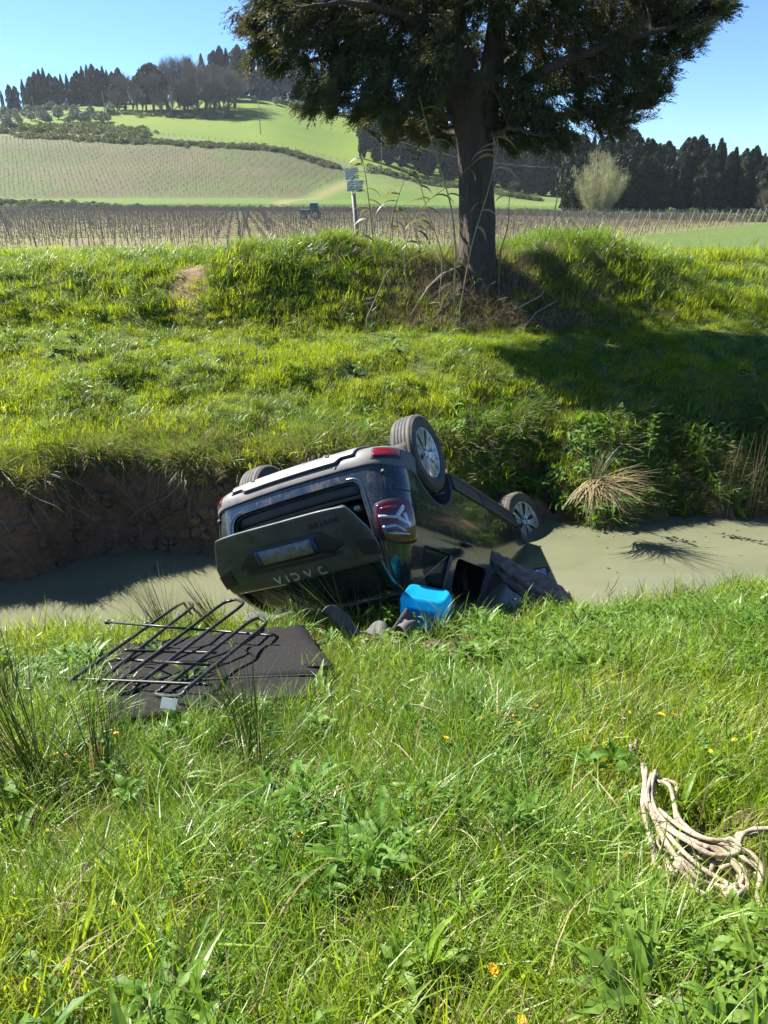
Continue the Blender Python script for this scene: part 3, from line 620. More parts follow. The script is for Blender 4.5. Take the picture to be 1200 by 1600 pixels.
# ---------------------------------------------------------------- tractor working at the back of the lower vineyard
M['tractor_green'] = simple('tractor_green_paint', (0.03, 0.11, 0.06), (0.02, 0.07, 0.04), 0.4)
M['tyre'] = simple('tyre_rubber', (0.028, 0.028, 0.028), (0.05, 0.048, 0.044), 0.75, ns=5, bs=.5, bscale=90)
M['cab_glass'] = simple('tractor_glass', (0.05, 0.09, 0.09), (0.04, 0.07, 0.07), 0.08)
M['white_paint'] = simple('white_paint', (0.72, 0.74, 0.72), (0.55, 0.56, 0.54), 0.4)
p = at_y(487, 343, 136); tr = thing('tractor', 'small green tractor with a pale cab roof working at the back of the vineyard', 'tractor', (p.x, 136, gz(p.x, 136)), (0, 0, R(172)))
bevel(MB().box((1.0, 0, 1.15), (1.7, .8, .75)).build('hood', M['tractor_green'], tr), .1)
MB().box((1.0, 0, 1.54), (1.6, .7, .05)).build('hood_top', M['white_paint'], tr); MB().box((1.88, 0, 1.1), (.05, .6, .55)).build('grille', M['tyre'], tr)
bevel(MB().box((-.45, 0, .95), (1.3, .9, .5)).build('chassis', M['tractor_green'], tr), .05)
cab = MB().box((-.45, 0, 1.85), (1.15, 1.2, 1.25), taper=.88).build('cab', M['cab_glass'], tr)
for sx in (-1, 1):
    for sy_ in (-1, 1): MB().tube([(sx*.57, sy_*.6, -.6), (sx*.5, sy_*.53, .62)], .045, 6).build('pillar', M['tractor_green'], cab, loc=(-.45, 0, 1.85))
bevel(MB().box((-.45, 0, 2.56), (1.35, 1.3, .16)).build('roof', M['white_paint'], tr), .05)
for x, rr, w in ((-.75, .72, .4), (1.35, .45, .3)):
    for s_ in (-1, 1):
        wh = MB().lathe([(rr*.55, -w/2), (rr*.93, -w/2), (rr, -w*.35), (rr, w*.35), (rr*.93, w/2), (rr*.55, w/2)], 24).build('wheel', M['tyre'], tr, True, (x, s_*.75, rr))
        MB().lathe([(.01, w*.3), (rr*.5, w*.3), (rr*.56, w*.45), (rr*.56, -w*.45), (rr*.5, -w*.3), (.01, -w*.3)], 16).build('rim', M['white_paint'], wh, True)
for s_ in (-1, 1): MB().box((-.75, s_*.75, 1.5), (1.1, .42, .06)).build('fender', M['tractor_green'], tr)
MB().tube([(1.2, .25, 1.5), (1.2, .25, 2.2)], .04, 6).build('exhaust', M['tyre'], tr)
# ---------------------------------------------------------------- a little air between here and the hills
def build_haze():
    m = bpy.data.materials.new('haze_air'); m.use_nodes = True; t = m.node_tree; t.nodes.clear(); o = t.nodes.new('ShaderNodeOutputMaterial'); v = t.nodes.new('ShaderNodeVolumePrincipled')
    v.inputs['Color'].default_value = (.80, .90, 1, 1); v.inputs['Density'].default_value = 0.00009; v.inputs['Anisotropy'].default_value = .2; t.links.new(v.outputs[0], o.inputs['Volume'])
    mb = MB().box((0, 740, 46), (3400, 1780, 106)); tag(mb.build('haze', m), 'thin pale haze between the viewer and the hills', 'haze', None, 'stuff')
build_haze()
# ---------------------------------------------------------------- the overturned car (x forward, y to its left, z up; then rolled onto its roof)
def paint():
    m, t, N, L, B = nt('dark_grey_car_paint'); v = coords(N, L)
    n = noise(N, L, 6.0, 6, v, 0.7); d = ramp(N, L, n, [(0.50, 0.0), (0.66, 1.0)]); n2 = noise(N, L, 42.0, 4, coords(N, L, 'Object', (1, 1, .25)), 0.7); d2 = ramp(N, L, n2, [(0.55, 0.0), (0.75, 1.0)])
    f = mix(N, L, 0.5, d, d2); fl = mix(N, L, 1.0, f, (0.75, 0.75, 0.75), 'MULTIPLY')
    L.new(mix(N, L, fl, (0.018, 0.029, 0.036), (0.15, 0.125, 0.095)), B.inputs['Base Color'])
    B.inputs['Metallic'].default_value = 0.25
    mr = N.new('ShaderNodeMapRange'); L.new(f, mr.inputs[0]); mr.inputs[3].default_value = 0.16; mr.inputs[4].default_value = 0.5; L.new(mr.outputs[0], B.inputs['Roughness'])
    B.inputs['Coat Weight'].default_value = 0.8; B.inputs['Coat Roughness'].default_value = 0.04; return m
M['paint'] = paint()
M['dusty_paint'] = simple('dusty_dark_paint', (0.035, 0.046, 0.044), (0.075, 0.078, 0.066), 0.32, .15, ns=7, rough2=.6, coat=.35)
M['cladding'] = simple('grey_plastic_cladding', (0.075, 0.078, 0.082), (0.14, 0.13, 0.115), 0.5, ns=5, bs=.15, bscale=200, rough2=.75)
M['skid'] = simple('silver_grey_skid_plate', (0.13, 0.135, 0.14), (0.20, 0.195, 0.18), 0.4, .2, ns=6, rough2=.6)
M['darkclad'] = simple('black_plastic_cladding', (0.028, 0.029, 0.03), (0.06, 0.055, 0.05), 0.5, ns=6, rough2=.7)
M['black'] = simple('black_rubber', (0.012, 0.012, 0.013), (0.02, 0.02, 0.02), 0.6)
M['inner'] = simple('black_trim_fabric', (0.012, 0.012, 0.014), (0.022, 0.02, 0.02), 0.9)
M['underbody'] = simple('muddy_underbody', (0.035, 0.033, 0.03), (0.12, 0.09, 0.06), 0.85, ns=4, bs=.6, bd=.01, bscale=25)
M['seal'] = simple('dark_blue_painted_seam', (0.012, 0.022, 0.034), (0.008, 0.012, 0.018), 0.25, coat=.6)
M['alloy'] = simple('machined_alloy', (0.62, 0.63, 0.65), (0.45, 0.44, 0.42), 0.26, 0.85, ns=14, rough2=.42)
M['chrome'] = simple('chrome', (0.8, 0.8, 0.82), (0.7, 0.7, 0.72), 0.12, 1.0)
M['redlens'] = simple('red_lens', (0.22, 0.006, 0.012), (0.15, 0.004, 0.01), 0.12, coat=1)
M['darklens'] = simple('smoked_red_lens', (0.11, 0.008, 0.022), (0.07, 0.006, 0.018), 0.1, coat=1)
M['amber'] = simple('amber_lens', (0.30, 0.07, 0.01), (0.24, 0.05, 0.01), 0.15, coat=1)
M['clearlens'] = simple('clear_lens', (0.6, 0.58, 0.62), (0.45, 0.42, 0.5), 0.12, .4, coat=1)
M['plate'] = simple('grubby_plate_white', (0.24, 0.235, 0.22), (0.12, 0.11, 0.09), 0.5, ns=22)
M['plate_blue'] = simple('plate_blue', (0.008, 0.03, 0.15), (0.008, 0.025, 0.11), 0.4)
M['badge'] = simple('satin_badge', (0.55, 0.55, 0.53), (0.4, 0.4, 0.38), 0.3, .4)
M['liner'] = simple('pale_arch_liner', (0.62, 0.58, 0.5), (0.45, 0.41, 0.35), 0.7, ns=9)
def glass_mat():
    m, t, N, L, B = nt('tinted_car_glass'); B.inputs['Base Color'].default_value = (.18, .22, .2, 1); B.inputs['Roughness'].default_value = .03
    B.inputs['Transmission Weight'].default_value = 0.85; B.inputs['IOR'].default_value = 1.15; B.inputs['Specular IOR Level'].default_value = .8; return m
M['glass'] = glass_mat()

LZ = [.225, .24, .29, .36, .41, .46, .58, .72, .84, .95, 1.04, 1.10, 1.20, 1.35, 1.47, 1.54, 1.585, 1.61]
LW = [.66, .72, .80, .845, .86, .872, .885, .897, .900, .893, .875, .852, .805, .735, .675, .635, .575, .40]
LR = [-.02, -.10, -.40, -.66, -.775, -.814, -.830, -.825, -.812, -.795, -.775, -.757, -.705, -.605, -.50, -.455, -.40, -.20]
LF = [3.10, 3.20, 3.34, 3.42, 3.45, 3.47, 3.50, 3.50, 3.47, 3.36, 3.05, 2.62, 2.42, 2.15, 1.90, 1.74, 1.60, 1.30]
LRR = [.24, .25, .26, .26, .27, .27, .28, .28, .27, .26, .25, .24, .22, .20, .18, .17, .17, .16]
NS = (10, 10, 60, 8, 8)
def outline(z):
    W, Rr, Fx, r = (float(crom(LZ, q, z)) for q in (LW, LR, LF, LRR)); bow = .075; P = []
    y1 = W - r
    for k in range(NS[0]): y = y1 * k / NS[0]; P.append((Rr + bow * (y / W) ** 2, y))
    x1 = Rr + bow * (y1 / W) ** 2
    for k in range(NS[1]): a = math.pi / 2 * k / NS[1]; P.append((x1 + r * (1 - math.cos(a)), y1 + r * math.sin(a)))
    rf = .45; x2 = x1 + r; x3 = Fx - rf * .8
    for k in range(NS[2]):
        t = k / NS[2]; P.append((x2 + (x3 - x2) * t, W + .012 * math.sin(math.pi * t) - .05 * max(0, t - .8) ** 2 * 10))
    yw = W - .02
    for k in range(NS[3]): a = math.pi / 2 * k / NS[3]; P.append((x3 + rf * .8 * math.sin(a), yw - rf * (1 - math.cos(a))))
    for k in range(NS[4] + 1): P.append((Fx + .03 * k / NS[4], (yw - rf) * (1 - k / NS[4])))
    return np.array(P)
_oc = {}
def oc(z):
    k = round(z, 4)
    if k not in _oc: P = outline(z); _oc[k] = (P, np.r_[0, np.cumsum(np.hypot(*np.diff(P, axis=0).T))])
    return _oc[k]
def raw(s, z):
    P, A = oc(z); a = abs(s); return Vector((float(np.interp(a, A, P[:, 0])), math.copysign(float(np.interp(a, A, P[:, 1])), s), z))
def surf(s, z, off=0.0):                             # point on the body skin; s runs round from the middle of the tail
    p = raw(s, z)
    if off:
        e = .02; n = (raw(s + e, z) - raw(s - e, z)).cross(raw(s, min(z + e, 1.6)) - raw(s, max(z - e, .23)))
        n.normalize()
        c = Vector((1.3, 0, .9)); n = -n if n.dot(p - c) < 0 else n
        p = p + n * off
    return p
def side_s(x, z):                                    # s of the side at that x
    P, A = oc(z); i0, i1 = NS[0] + 2, NS[0] + NS[1] + NS[2] + 4; return float(np.interp(x, P[i0:i1, 0], A[i0:i1]))
def side_pt(x, z, off=0, sgn=1): return surf(sgn * side_s(x, z), z, off)
def patch(name, poly_fn, nu, nv, mat, parent, off, th, sm=True, bev=0):
    """a piece that follows the skin: poly_fn(u, v) -> (s, z); given a real thickness"""
    G = [[surf(*poly_fn(i / nu, j / nv), off) for j in range(nv + 1)] for i in range(nu + 1)]
    o = MB().grid(G).build(name, mat, parent, sm)
    solidify(o, th, 0); 
    if bev: bevel(o, bev)
    return o
def prism(mb, poly, axis, a, b):                     # poly in the two other axes, extruded from a to b
    n = len(poly)
    def P(u, v, w): return (u, w, v) if axis == 'y' else (w, u, v)
    V = [P(u, v, a) for u, v in poly] + [P(u, v, b) for u, v in poly]
    return mb.add(V, [tuple(range(n)), tuple(range(n, 2*n))[::-1]] + [(k, n + k, n + (k+1) % n, (k+1) % n) for k in range(n)])
def cutter(mb):
    me = mesh('cut', mb.V, mb.F); bm = bmesh.new(); bm.from_mesh(me); bmesh.ops.recalc_face_normals(bm, faces=bm.faces); bm.to_mesh(me); bm.free()
    return bpy.data.objects.new('cut', me)
def boolean(o, c, op):
    COL.objects.link(c); m = o.modifiers.new('b', 'BOOLEAN'); m.object = c; m.operation = op; m.solver = 'EXACT'
    bpy.context.view_layer.update(); apply_mods(o); COL.objects.unlink(c); return o
def rounded(pts, r=.04, n=4):
    out = []; k = len(pts)
    for i in range(k):
        p, q, s_ = Vector(pts[i - 1]).to_2d(), Vector(pts[i]).to_2d(), Vector(pts[(i + 1) % k]).to_2d()
        a = q + (p - q).normalized() * min(r, (p - q).length * .45); b = q + (s_ - q).normalized() * min(r, (s_ - q).length * .45)
        for j in range(n + 1): t = j / n; out.append(tuple(a * (1 - t) ** 2 + q * 2 * t * (1 - t) + b * t * t))
    return out

car = thing('overturned_car', 'dark grey car lying on its roof in the stream, wheels up and tailgate open', 'car', (-.426, 6.675, -2.165), (R(152.93), R(31.54), R(56.41)))
def shell():
    zs = np.concatenate([np.linspace(.225, .46, 13), np.linspace(.46, 1.10, 17)[1:], np.linspace(1.10, 1.54, 13)[1:], np.linspace(1.54, 1.61, 5)[1:]])
    G = []
    for z in zs:
        P = outline(float(z)); row = [(x, y, z) for x, y in P] + [(x, -y, z) for x, y in P[1:-1][::-1]]; G.append(row)
    mb = MB().grid(G, 0, True); n = len(G[0]); nb = len(mb.V)
    top = [(x * .55 + .3, y * .5, 1.628) for x, y, z in G[-1]]; mb.V += top
    mb.F += [(nb - n + j, nb - n + (j+1) % n, nb + (j+1) % n, nb + j) for j in range(n)] + [tuple(range(nb, nb + n))]; mb.M += [0] * (n + 1)
    mb.F.append(tuple(range(n))[::-1]); mb.M.append(0)
    return mb
WHEELS = [(0.0, 1), (0.0, -1), (2.674, 1), (2.674, -1)]
body = shell().build('body', M['paint'], None, True)
_b = bmesh.new(); _b.from_mesh(body.data); bmesh.ops.recalc_face_normals(_b, faces=_b.faces); _b.to_mesh(body.data); _b.free()
sm = body.modifiers.new('s', 'SOLIDIFY'); sm.thickness = .022; sm.offset = -1; bpy.context.view_layer.update(); apply_mods(body)
REAR_DOOR = [(.455, .335), (.435, .50), (.365, .66), (.315, .80), (.300, .95), (.300, 1.12), (.33, 1.36), (.44, 1.50), (1.12, 1.525), (1.15, 1.05), (1.15, .335)]
FRONT_DOOR = [(1.16, .335), (1.16, 1.05), (1.13, 1.525), (1.50, 1.50), (1.95, 1.25), (2.20, 1.07), (2.235, .85), (2.235, .45), (2.20, .335)]
QWIN = rounded([(-.29, 1.125), (.215, 1.125), (.235, 1.40), (-.02, 1.42), (-.20, 1.30)], .05)
RWIN = rounded([(.385, 1.125), (1.085, 1.125), (1.065, 1.475), (.52, 1.465), (.40, 1.34)], .06)
FWIN = rounded([(1.215, 1.125), (2.02, 1.125), (1.52, 1.45), (1.20, 1.475)], .05)
cut = MB()
for x, s_ in WHEELS: prism(cut, [(x + .41 * math.cos(a), .335 + .41 * math.sin(a)) for a in np.linspace(0, 2*math.pi, 40, endpoint=False)], 'y', s_ * .52, s_ * 1.1)
for w in (QWIN, RWIN, FWIN):
    for s_ in (1, -1): prism(cut, w, 'y', s_ * .45, s_ * 1.1)
boolean(body, cutter(cut), 'DIFFERENCE')
# windscreen and boot opening
cut = MB(); prism(cut, rounded([(-.60, .645), (.60, .645), (.625, .85), (.64, 1.0), (.645, 1.15), (.59, 1.42), (.54, 1.495), (-.54, 1.495), (-.59, 1.42), (-.645, 1.15), (-.64, 1.0), (-.625, .85)], .09), 'x', -1.2, -.32)
prism(cut, rounded([(-.66, 1.14), (.66, 1.14), (.56, 1.46), (-.56, 1.46)], .08), 'x', 1.85, 2.7)
boolean(body, cutter(cut), 'DIFFERENCE')
def grow(poly, g): c = Vector((sum(p[0] for p in poly) / len(poly), sum(p[1] for p in poly) / len(poly))); return [tuple(Vector(p) + (Vector(p) - c).normalized() * g) for p in poly]
doors = []
for s_, side in ((1, 'left'), (-1, 'right')):
    for nm, poly in (('rear_door', REAR_DOOR), ('front_door', FRONT_DOOR)):
        d = bpy.data.objects.new(nm, body.data.copy()); COL.objects.link(d); c = MB(); prism(c, poly, 'y', s_ * .30, s_ * 1.1); boolean(d, cutter(c), 'INTERSECT'); d.parent = car; doors.append(d)
cut = MB()
for s_ in (1, -1):
    prism(cut, grow(REAR_DOOR, .0055), 'y', s_ * .28, s_ * 1.1)
boolean(body, cutter(cut), 'DIFFERENCE'); cut = MB()
for s_ in (1, -1): prism(cut, grow(FRONT_DOOR, .0055), 'y', s_ * .28, s_ * 1.1)
boolean(body, cutter(cut), 'DIFFERENCE'); body.parent = car
for o in [body] + doors: o.data.polygons.foreach_set('use_smooth', np.ones(len(o.data.polygons), bool)); o.data.set_sharp_from_angle(angle=R(40))
# door handles, recess and lower cladding on the doors
for i, d in enumerate(doors):
    s_ = 1 if i < 2 else -1; x = .50 if i % 2 == 0 else 1.38
    rc = MB().add(*(lambda G: (MB().grid(G).V, MB().grid(G).F))([[side_pt(x + .055 * math.cos(a) * k, .985 + .05 * math.sin(a) * k, .003 - .001 * k, s_) for a in np.linspace(0, 2*math.pi, 17)] for k in (.05, .6, 1.0)])).build('handle_recess', M['seal'], d, True)
    hp = [side_pt(x + t, .998, .012 + .028 * math.sin(math.pi * min(max((t + .085) / .19, 0), 1)) ** .5, s_) for t in np.linspace(-.085, .105, 9)]
    MB().tube(hp, [.010, .014, .016, .017, .017, .017, .016, .014, .010], 8).build('door_handle', M['paint'], d, True)
    x0, x1 = ((.47, 1.14) if i % 2 == 0 else (1.17, 2.19))
    patch('door_cladding', lambda u, v, x0=x0, x1=x1, s_=s_: (s_ * side_s(x0 + (x1 - x0) * u + (0 if u > .05 else -.02 * v), .345 + .135 * v), .345 + .135 * v), 14, 3, M['darkclad'], d, .008, .014)
for s_ in (1, -1):
    patch('sill', lambda u, v, s_=s_: (s_ * side_s(.43 + 1.82 * u, .235 + .095 * v), .235 + .095 * v), 24, 3, M['darkclad'], car, .012, .03)
    patch('roof_rail', lambda u, v, s_=s_: (s_ * side_s(-.1 + 1.75 * u, 1.555 + .03 * v), 1.555 + .03 * v), 20, 2, M['black'], car, .045, .022)
# wheel arch cladding: rings that follow the skin
for x, s_ in WHEELS:
    G = []
    for a in np.linspace(R(-12), R(172), 34):
        row = []
        for r_, of in ((.402, -.015), (.402, .010), (.415, .014), (.428, .012), (.434, .001)):
            px_, pz = x + r_ * math.cos(a), .335 + r_ * math.sin(a); pz = max(pz, .23)
            if px_ < -.60: px_ = -.60
            row.append(side_pt(px_, pz, of, s_))
        G.append(row)
    MB().grid(G).build('arch_cladding', M['darkclad'], car, True)
    tub = []
    for a in np.linspace(R(-5), R(185), 20): tub.append([(x + .415 * math.cos(a), s_ * yy, .335 + .415 * math.sin(a)) for yy in (.50, .64, .78, .872)])
    solidify(MB().grid(tub).build('arch_liner', M['underbody'], car, True), .01)
# torn pale liner seen through the gap behind the rear wheel
G = [[(.33 + .13 * u, .60 + .20 * v, .30 + .22 * u + .03 * math.sin(5 * v) - .10 * v * u) for v in np.linspace(0, 1, 5)] for u in np.linspace(0, 1, 7)]
tag(solidify(MB().grid(G).build('torn_liner', M['liner'], car, True), .012), 'torn pale liner showing behind the raised rear wheel')
solidify(MB().grid([[(.36 + .05*u, .70 + .13*v, .52 + .16*u) for v in (0, .5, 1)] for u in (0, .5, 1)]).build('torn_liner', M['liner'], car, True), .012)

# rear bumper: plastic wrap, silver skid plate, reflectors, seam, fog recess
def zlow(s): return .24
def sy(s): return .6
SA = 1.15                                            # arc length from the tail centre to the wheel arch
patch('bumper_cladding', lambda u, v: ((u * 2 - 1) * 1.21, .372 + (.178 + .02 * sstep(.55, .8, abs(u*2-1))) * v), 70, 10, M['cladding'], car, .006, .022, bev=.004)
patch('skid_plate', lambda u, v: ((u * 2 - 1) * (.625 - .04 * v), .335 + .15 * v - .030 * v * sstep(.74, .82, abs(u*2-1))), 60, 7, M['skid'], car, .030, .020, bev=.006)
patch('skid_trim', lambda u, v: ((u * 2 - 1) * .60, .482 + .009 * v - .030 * sstep(.74, .82, abs(u*2-1))), 60, 1, M['black'], car, .021, .008)
for sg in (1, -1):
    rf = patch('reflector', lambda u, v: (sg * (.735 + .215 * u), .425 + (.070 - .02 * u) * v + .01 * u), 10, 4, M['redlens'], car, .020, .014, bev=.003)
    patch('reflector_surround', lambda u, v: (sg * (.715 + .255 * u), .405 + .110 * v), 10, 4, M['black'], car, .012, .014, bev=.004)
    patch('bumper_corner', lambda u, v: (sg * (.80 + .34 * u - .1 * v * u), .535 + .225 * v), 14, 8, M['paint'], car, .006, .010, bev=.002)
    MB().lathe([(.001, 0), (.016, 0), (.018, .004), (.0, .006)], 14, 'z', 0).build('parking_sensor', M['black'], car, True, surf(sg * .80, .62, .014), (0, R(-90), 0))
MB().lathe([(.001, 0), (.02, 0), (.022, .004), (.0, .006)], 14, 'z', 0).build('towing_cap', M['cladding'], car, True, surf(.42, .515, .012), (0, R(-90), 0))
for q in (-.36, .36): MB().lathe([(.001, 0), (.016, 0), (.018, .004), (.0, .006)], 14, 'z', 0).build('parking_sensor', M['black'], car, True, surf(q, .425, .040), (0, R(-78), 0))
# rubber-lined boot opening
OP = [(-.60, .645), (.60, .645), (.625, .85), (.64, 1.0), (.645, 1.15), (.59, 1.42), (.54, 1.495), (-.54, 1.495), (-.59, 1.42), (-.645, 1.15), (-.64, 1.0), (-.625, .85)]
def ring_pts(poly, off, dx):
    out = []
    for y, z in rounded(poly, .10, 5):
        P, A = oc(z); s0 = float(np.interp(abs(y), P[:NS[0] + NS[1], 1], A[:NS[0] + NS[1]])); p = surf(math.copysign(s0, y), z, off); out.append(p + Vector((dx, 0, 0)))
    return out
for g, r_, mt, nm, dx in ((-.008, .013, 'black', 'boot_seal', .03), (.028, .020, 'seal', 'boot_flange', .012)):
    P = ring_pts(grow(OP, g), -.004, dx); P.append(P[0]); MB().tube(P, r_, 8, cap=False).build(nm, M[mt], car, True)
# interior: floor, boot trim, seats, headlining
inn = MB(); inn.box((1.2, 0, .50), (3.6, 1.50, .03)); inn.build('cabin_floor', M['inner'], car)
MB().box((-.10, 0, .765), (.95, 1.30, .03)).build('boot_floor', M['inner'], car)
MB().box((.9, 0, 1.545), (2.1, 1.10, .02)).build('headlining', M['liner'], car)
for yy in (.42, -.42):
    st = bevel(MB().box((1.35, yy, .68), (.50, .50, .16)).box((1.06, yy, 1.0), (.14, .48, .62), Matrix.Rotation(R(-12), 3, 'Y')).build('front_seat', M['inner'], car), .04); bevel(MB().box((.98, yy, 1.38), (.09, .26, .18)).build('headrest', M['inner'], st), .03)
bevel(MB().box((.55, 0, .68), (.48, 1.30, .16)).box((.28, 0, .98), (.14, 1.28, .56), Matrix.Rotation(R(-14), 3, 'Y')).build('rear_seat', M['inner'], car), .04)
MB().box((2.05, 0, .93), (.35, 1.35, .25)).build('dashboard', M['inner'], car)
for sg in (1, -1):
    MB().grid([[(xx, sg * yy, zz) for xx in (-.55, -.1, .28)] for yy, zz in ((.60, .78), (.64, 1.0), (.60, 1.12))]).build('boot_side_trim', M['inner'], car)
for (z0, z1, dx, mm) in ((.665, .735, .045, 'darkclad'), (.74, .76, .075, 'cladding')):
    G = [[raw(s_ * .59 / 1.0, z0 + (z1 - z0) * v) + Vector((dx + .02 * v, 0, 0)) for v in np.linspace(0, 1, 4)] for s_ in np.linspace(-1, 1, 20)]
    solidify(MB().grid(G).build('boot_sill_trim', M[mm], car, True), .012)
MB().box((-.60, .47, .80), (.05, .05, .03)).build('boot_clip', M['liner'], car)
# underbody, axle, exhaust, fuel tank
MB().box((1.65, 0, .232), (2.7, 1.24, .02)).build('floor_pan', M['underbody'], car)
ub = MB(); ub.tube([(0, -.76, .24), (0, .76, .24)], .045, 10); ub.box((.25, .50, .25), (.5, .07, .07)); ub.box((.25, -.50, .25), (.5, .07, .07)); ub.build('rear_axle', M['underbody'], car, True)
ub = MB().tube([(2.4, .1, .20), (1.2, .15, .19), (.5, .25, .19), (.0, .3, .28)], .03, 8); ub.tube([(-.12, -.35, .30), (-.12, .35, .30)], .09, 12); ub.tube([(-.2, .36, .3), (-.4, .42, .34), (-.62, .42, .40)], .025, 8); ub.build('exhaust', M['wire'], car, True)
bevel(MB().box((.75, -.25, .17), (.7, .75, .13)).build('fuel_tank', M['black'], car), .04)
eye = MB().tube([(-.72 + .04 * math.cos(a), .30, .375 + .035 * math.sin(a)) for a in np.linspace(0, 6.28, 14)], .008, 6).build('towing_eye', M['wire'], car, True)
# quarter glass, windscreen, bonnet details, headlamps (the front is under water)
for s_ in (1, -1):
    def wmap(u, v, s_=s_): x = -.27 + .50 * u + (.10 * v if u < .5 else 0) * (1 - 2 * u if u < .5 else 0); z = 1.115 + .285 * v; return (s_ * side_s(x, z), z)
    patch('quarter_window', wmap, 8, 5, M['glass'], car, -.012, .005)
    patch('front_side_window', lambda u, v, s_=s_: (s_ * side_s(1.19 + .80 * u * (1 - .55 * v), 1.115 + .35 * v), 1.115 + .35 * v), 8, 5, M['glass'], doors[1 if s_ > 0 else 3], -.012, .005)
    hl = [[surf(s_ * (4.72 + .35 * u), .80 + .13 * v, .006) for v in (0, .5, 1)] for u in np.linspace(0, 1, 6)]; MB().grid(hl).build('headlight', M['clearlens'], car, True)
patch('side_window_crack', lambda u, v: (side_s(-.16 + .34 * u, 1.36 - .22 * u + .006 * v), 1.36 - .22 * u + .006 * v), 8, 1, M['liner'], car, .0, .003)
patch('window_pillar_trim', lambda u, v: (side_s(.225 + .055 * u, 1.13 + .27 * v), 1.13 + .27 * v), 2, 5, M['cladding'], car, .002, .006)
ms = Vector((2.02, .90, 1.06)); mr = MB().tube([ms, ms + Vector((-.02, .10, .02))], [.03, .03], 8).build('mirror_arm', M['black'], car, True)
mr = bevel(MB().box(ms + Vector((-.03, .19, .05)), (.13, .24, .17), taper=.85).build('door_mirror', M['black'], car), .04, 3); MB().box(ms + Vector((-.10, .19, .05)), (.006, .19, .12)).build('mirror_glass', M['chrome'], mr)
pw = MB().tube([(2.05, .62, 1.05), (1.55, .56, 1.5)], .03, 6).build('windscreen_pillar', M['paint'], car)
# hanging torn arch flap at the front wheel
G = [[side_pt(2.40 + .10 * u + .10 * v + .02 * math.sin(9 * v), .70 + .40 * v, .02 + .05 * math.sin(3 * v + u) + .02 * math.sin(14 * v), 1) for u in np.linspace(0, 1, 5)] for v in np.linspace(0, 1, 16)]
tag(solidify(MB().grid(G).build('torn_arch_trim', M['darkclad'], car, True), .014), 'crumpled black trim hanging beside the front wheel')

# tail lights: smoked red lens with a pale branching light guide
def lamp(sg):
    cs, cz = .845, 1.0
    def m_(u, v, k=1.0): # rounded square in (s, z)
        a, b = 2*u - 1, 2*v - 1; f = math.sqrt(1 - .32 * b * b), math.sqrt(1 - .32 * a * a); return (sg * (cs + .155 * a * f[0] * k), cz + .145 * b * f[1] * k)
    base = patch('tail_light_rim', lambda u, v: m_(u, v, 1.10), 12, 12, M['black'], car, .012, .030, bev=.006)
    lens = patch('tail_light', lambda u, v: m_(u, v), 12, 12, M['darklens'], car, .028, .020, bev=.006)
    def bar(a, b, w, mat, nm, of=.042, n=6):
        G = []
        for k in range(n + 1):
            t = k / n; s0 = a[0] + (b[0] - a[0]) * t; z0 = a[1] + (b[1] - a[1]) * t; dx, dz = b[0] - a[0], b[1] - a[1]; l = math.hypot(dx, dz); nx, nz = -dz / l * w / 2, dx / l * w / 2
            G.append([surf(sg * (cs + s0 - nx), cz + z0 - nz, of - .004), surf(sg * (cs + s0), cz + z0, of), surf(sg * (cs + s0 + nx), cz + z0 + nz, of - .004)])
        solidify(MB().grid(G).build(nm, M[mat], lens, True), .006)
    bar((-.13, -.035), (-.01, -.02), .020, 'clearlens', 'light_guide'); bar((-.01, -.02), (.055, -.10), .026, 'clearlens', 'light_guide'); bar((-.01, -.02), (.10, .035), .030, 'clearlens', 'light_guide')
    bar((-.12, .045), (-.03, .035), .018, 'clearlens', 'light_guide'); bar((-.03, .035), (.03, .075), .014, 'clearlens', 'light_guide'); bar((.05, -.05), (.075, .05), .03, 'clearlens', 'light_guide')
    bar((-.09, .085), (.06, .092), .012, 'clearlens', 'light_guide'); bar((-.11, -.085), (.0, -.10), .02, 'redlens', 'light_guide', .039); bar((-.10, .065), (.06, .07), .02, 'redlens', 'light_guide', .038)
    bar((.115, -.06), (.125, .07), .030, 'amber', 'indicator', .036); bar((-.115, .0), (.0, .01), .022, 'redlens', 'light_guide', .038)
lamp(1); lamp(-1)
# number plate lamp area etc. on the hanging tailgate
GH = Vector((-.44, 0, 1.545)); TH = R(31)
GR = Matrix.Rotation(R(1.0), 3, 'X') @ Matrix.Rotation(TH, 3, 'Y')
class Gate:
    def xf(s, p): return GR @ (Vector(p) - GH) + GH + Vector((0, .10, 0))
gate = Gate()
def gpatch(name, fn, nu, nv, mat, parent, off, th, bev=0):
    G = [[gate.xf(surf(*fn(i / nu, j / nv), off)) for j in range(nv + 1)] for i in range(nu + 1)]
    o = MB().grid(G).build(name, mat, parent, True); solidify(o, th, 0)
    if bev: bevel(o, bev)
    return o
gw = lambda v: float(np.interp(v, [0, .10, .5, .75, .8, 1], [.575, .605, .69, .70, .69, .67]))
tg = gpatch('tailgate', lambda u, v: ((2*u - 1) * gw(v), .635 + .485 * v + .02 * (2*u-1)**4 * (1 - v)), 36, 14, M['dusty_paint'], car, .0, .035, .006)
tag(tg, 'dark grey tailgate hanging open towards the bank')
gpatch('tailgate_inner_panel', lambda u, v: ((2*u - 1) * (gw(v) - .03), .655 + .42 * v), 20, 6, M['inner'], tg, -.035, .03)
gpatch('rear_window', lambda u, v: ((2*u - 1) * (.60 - .06 * v), 1.125 + .33 * v), 16, 8, M['glass'], tg, -.006, .005)
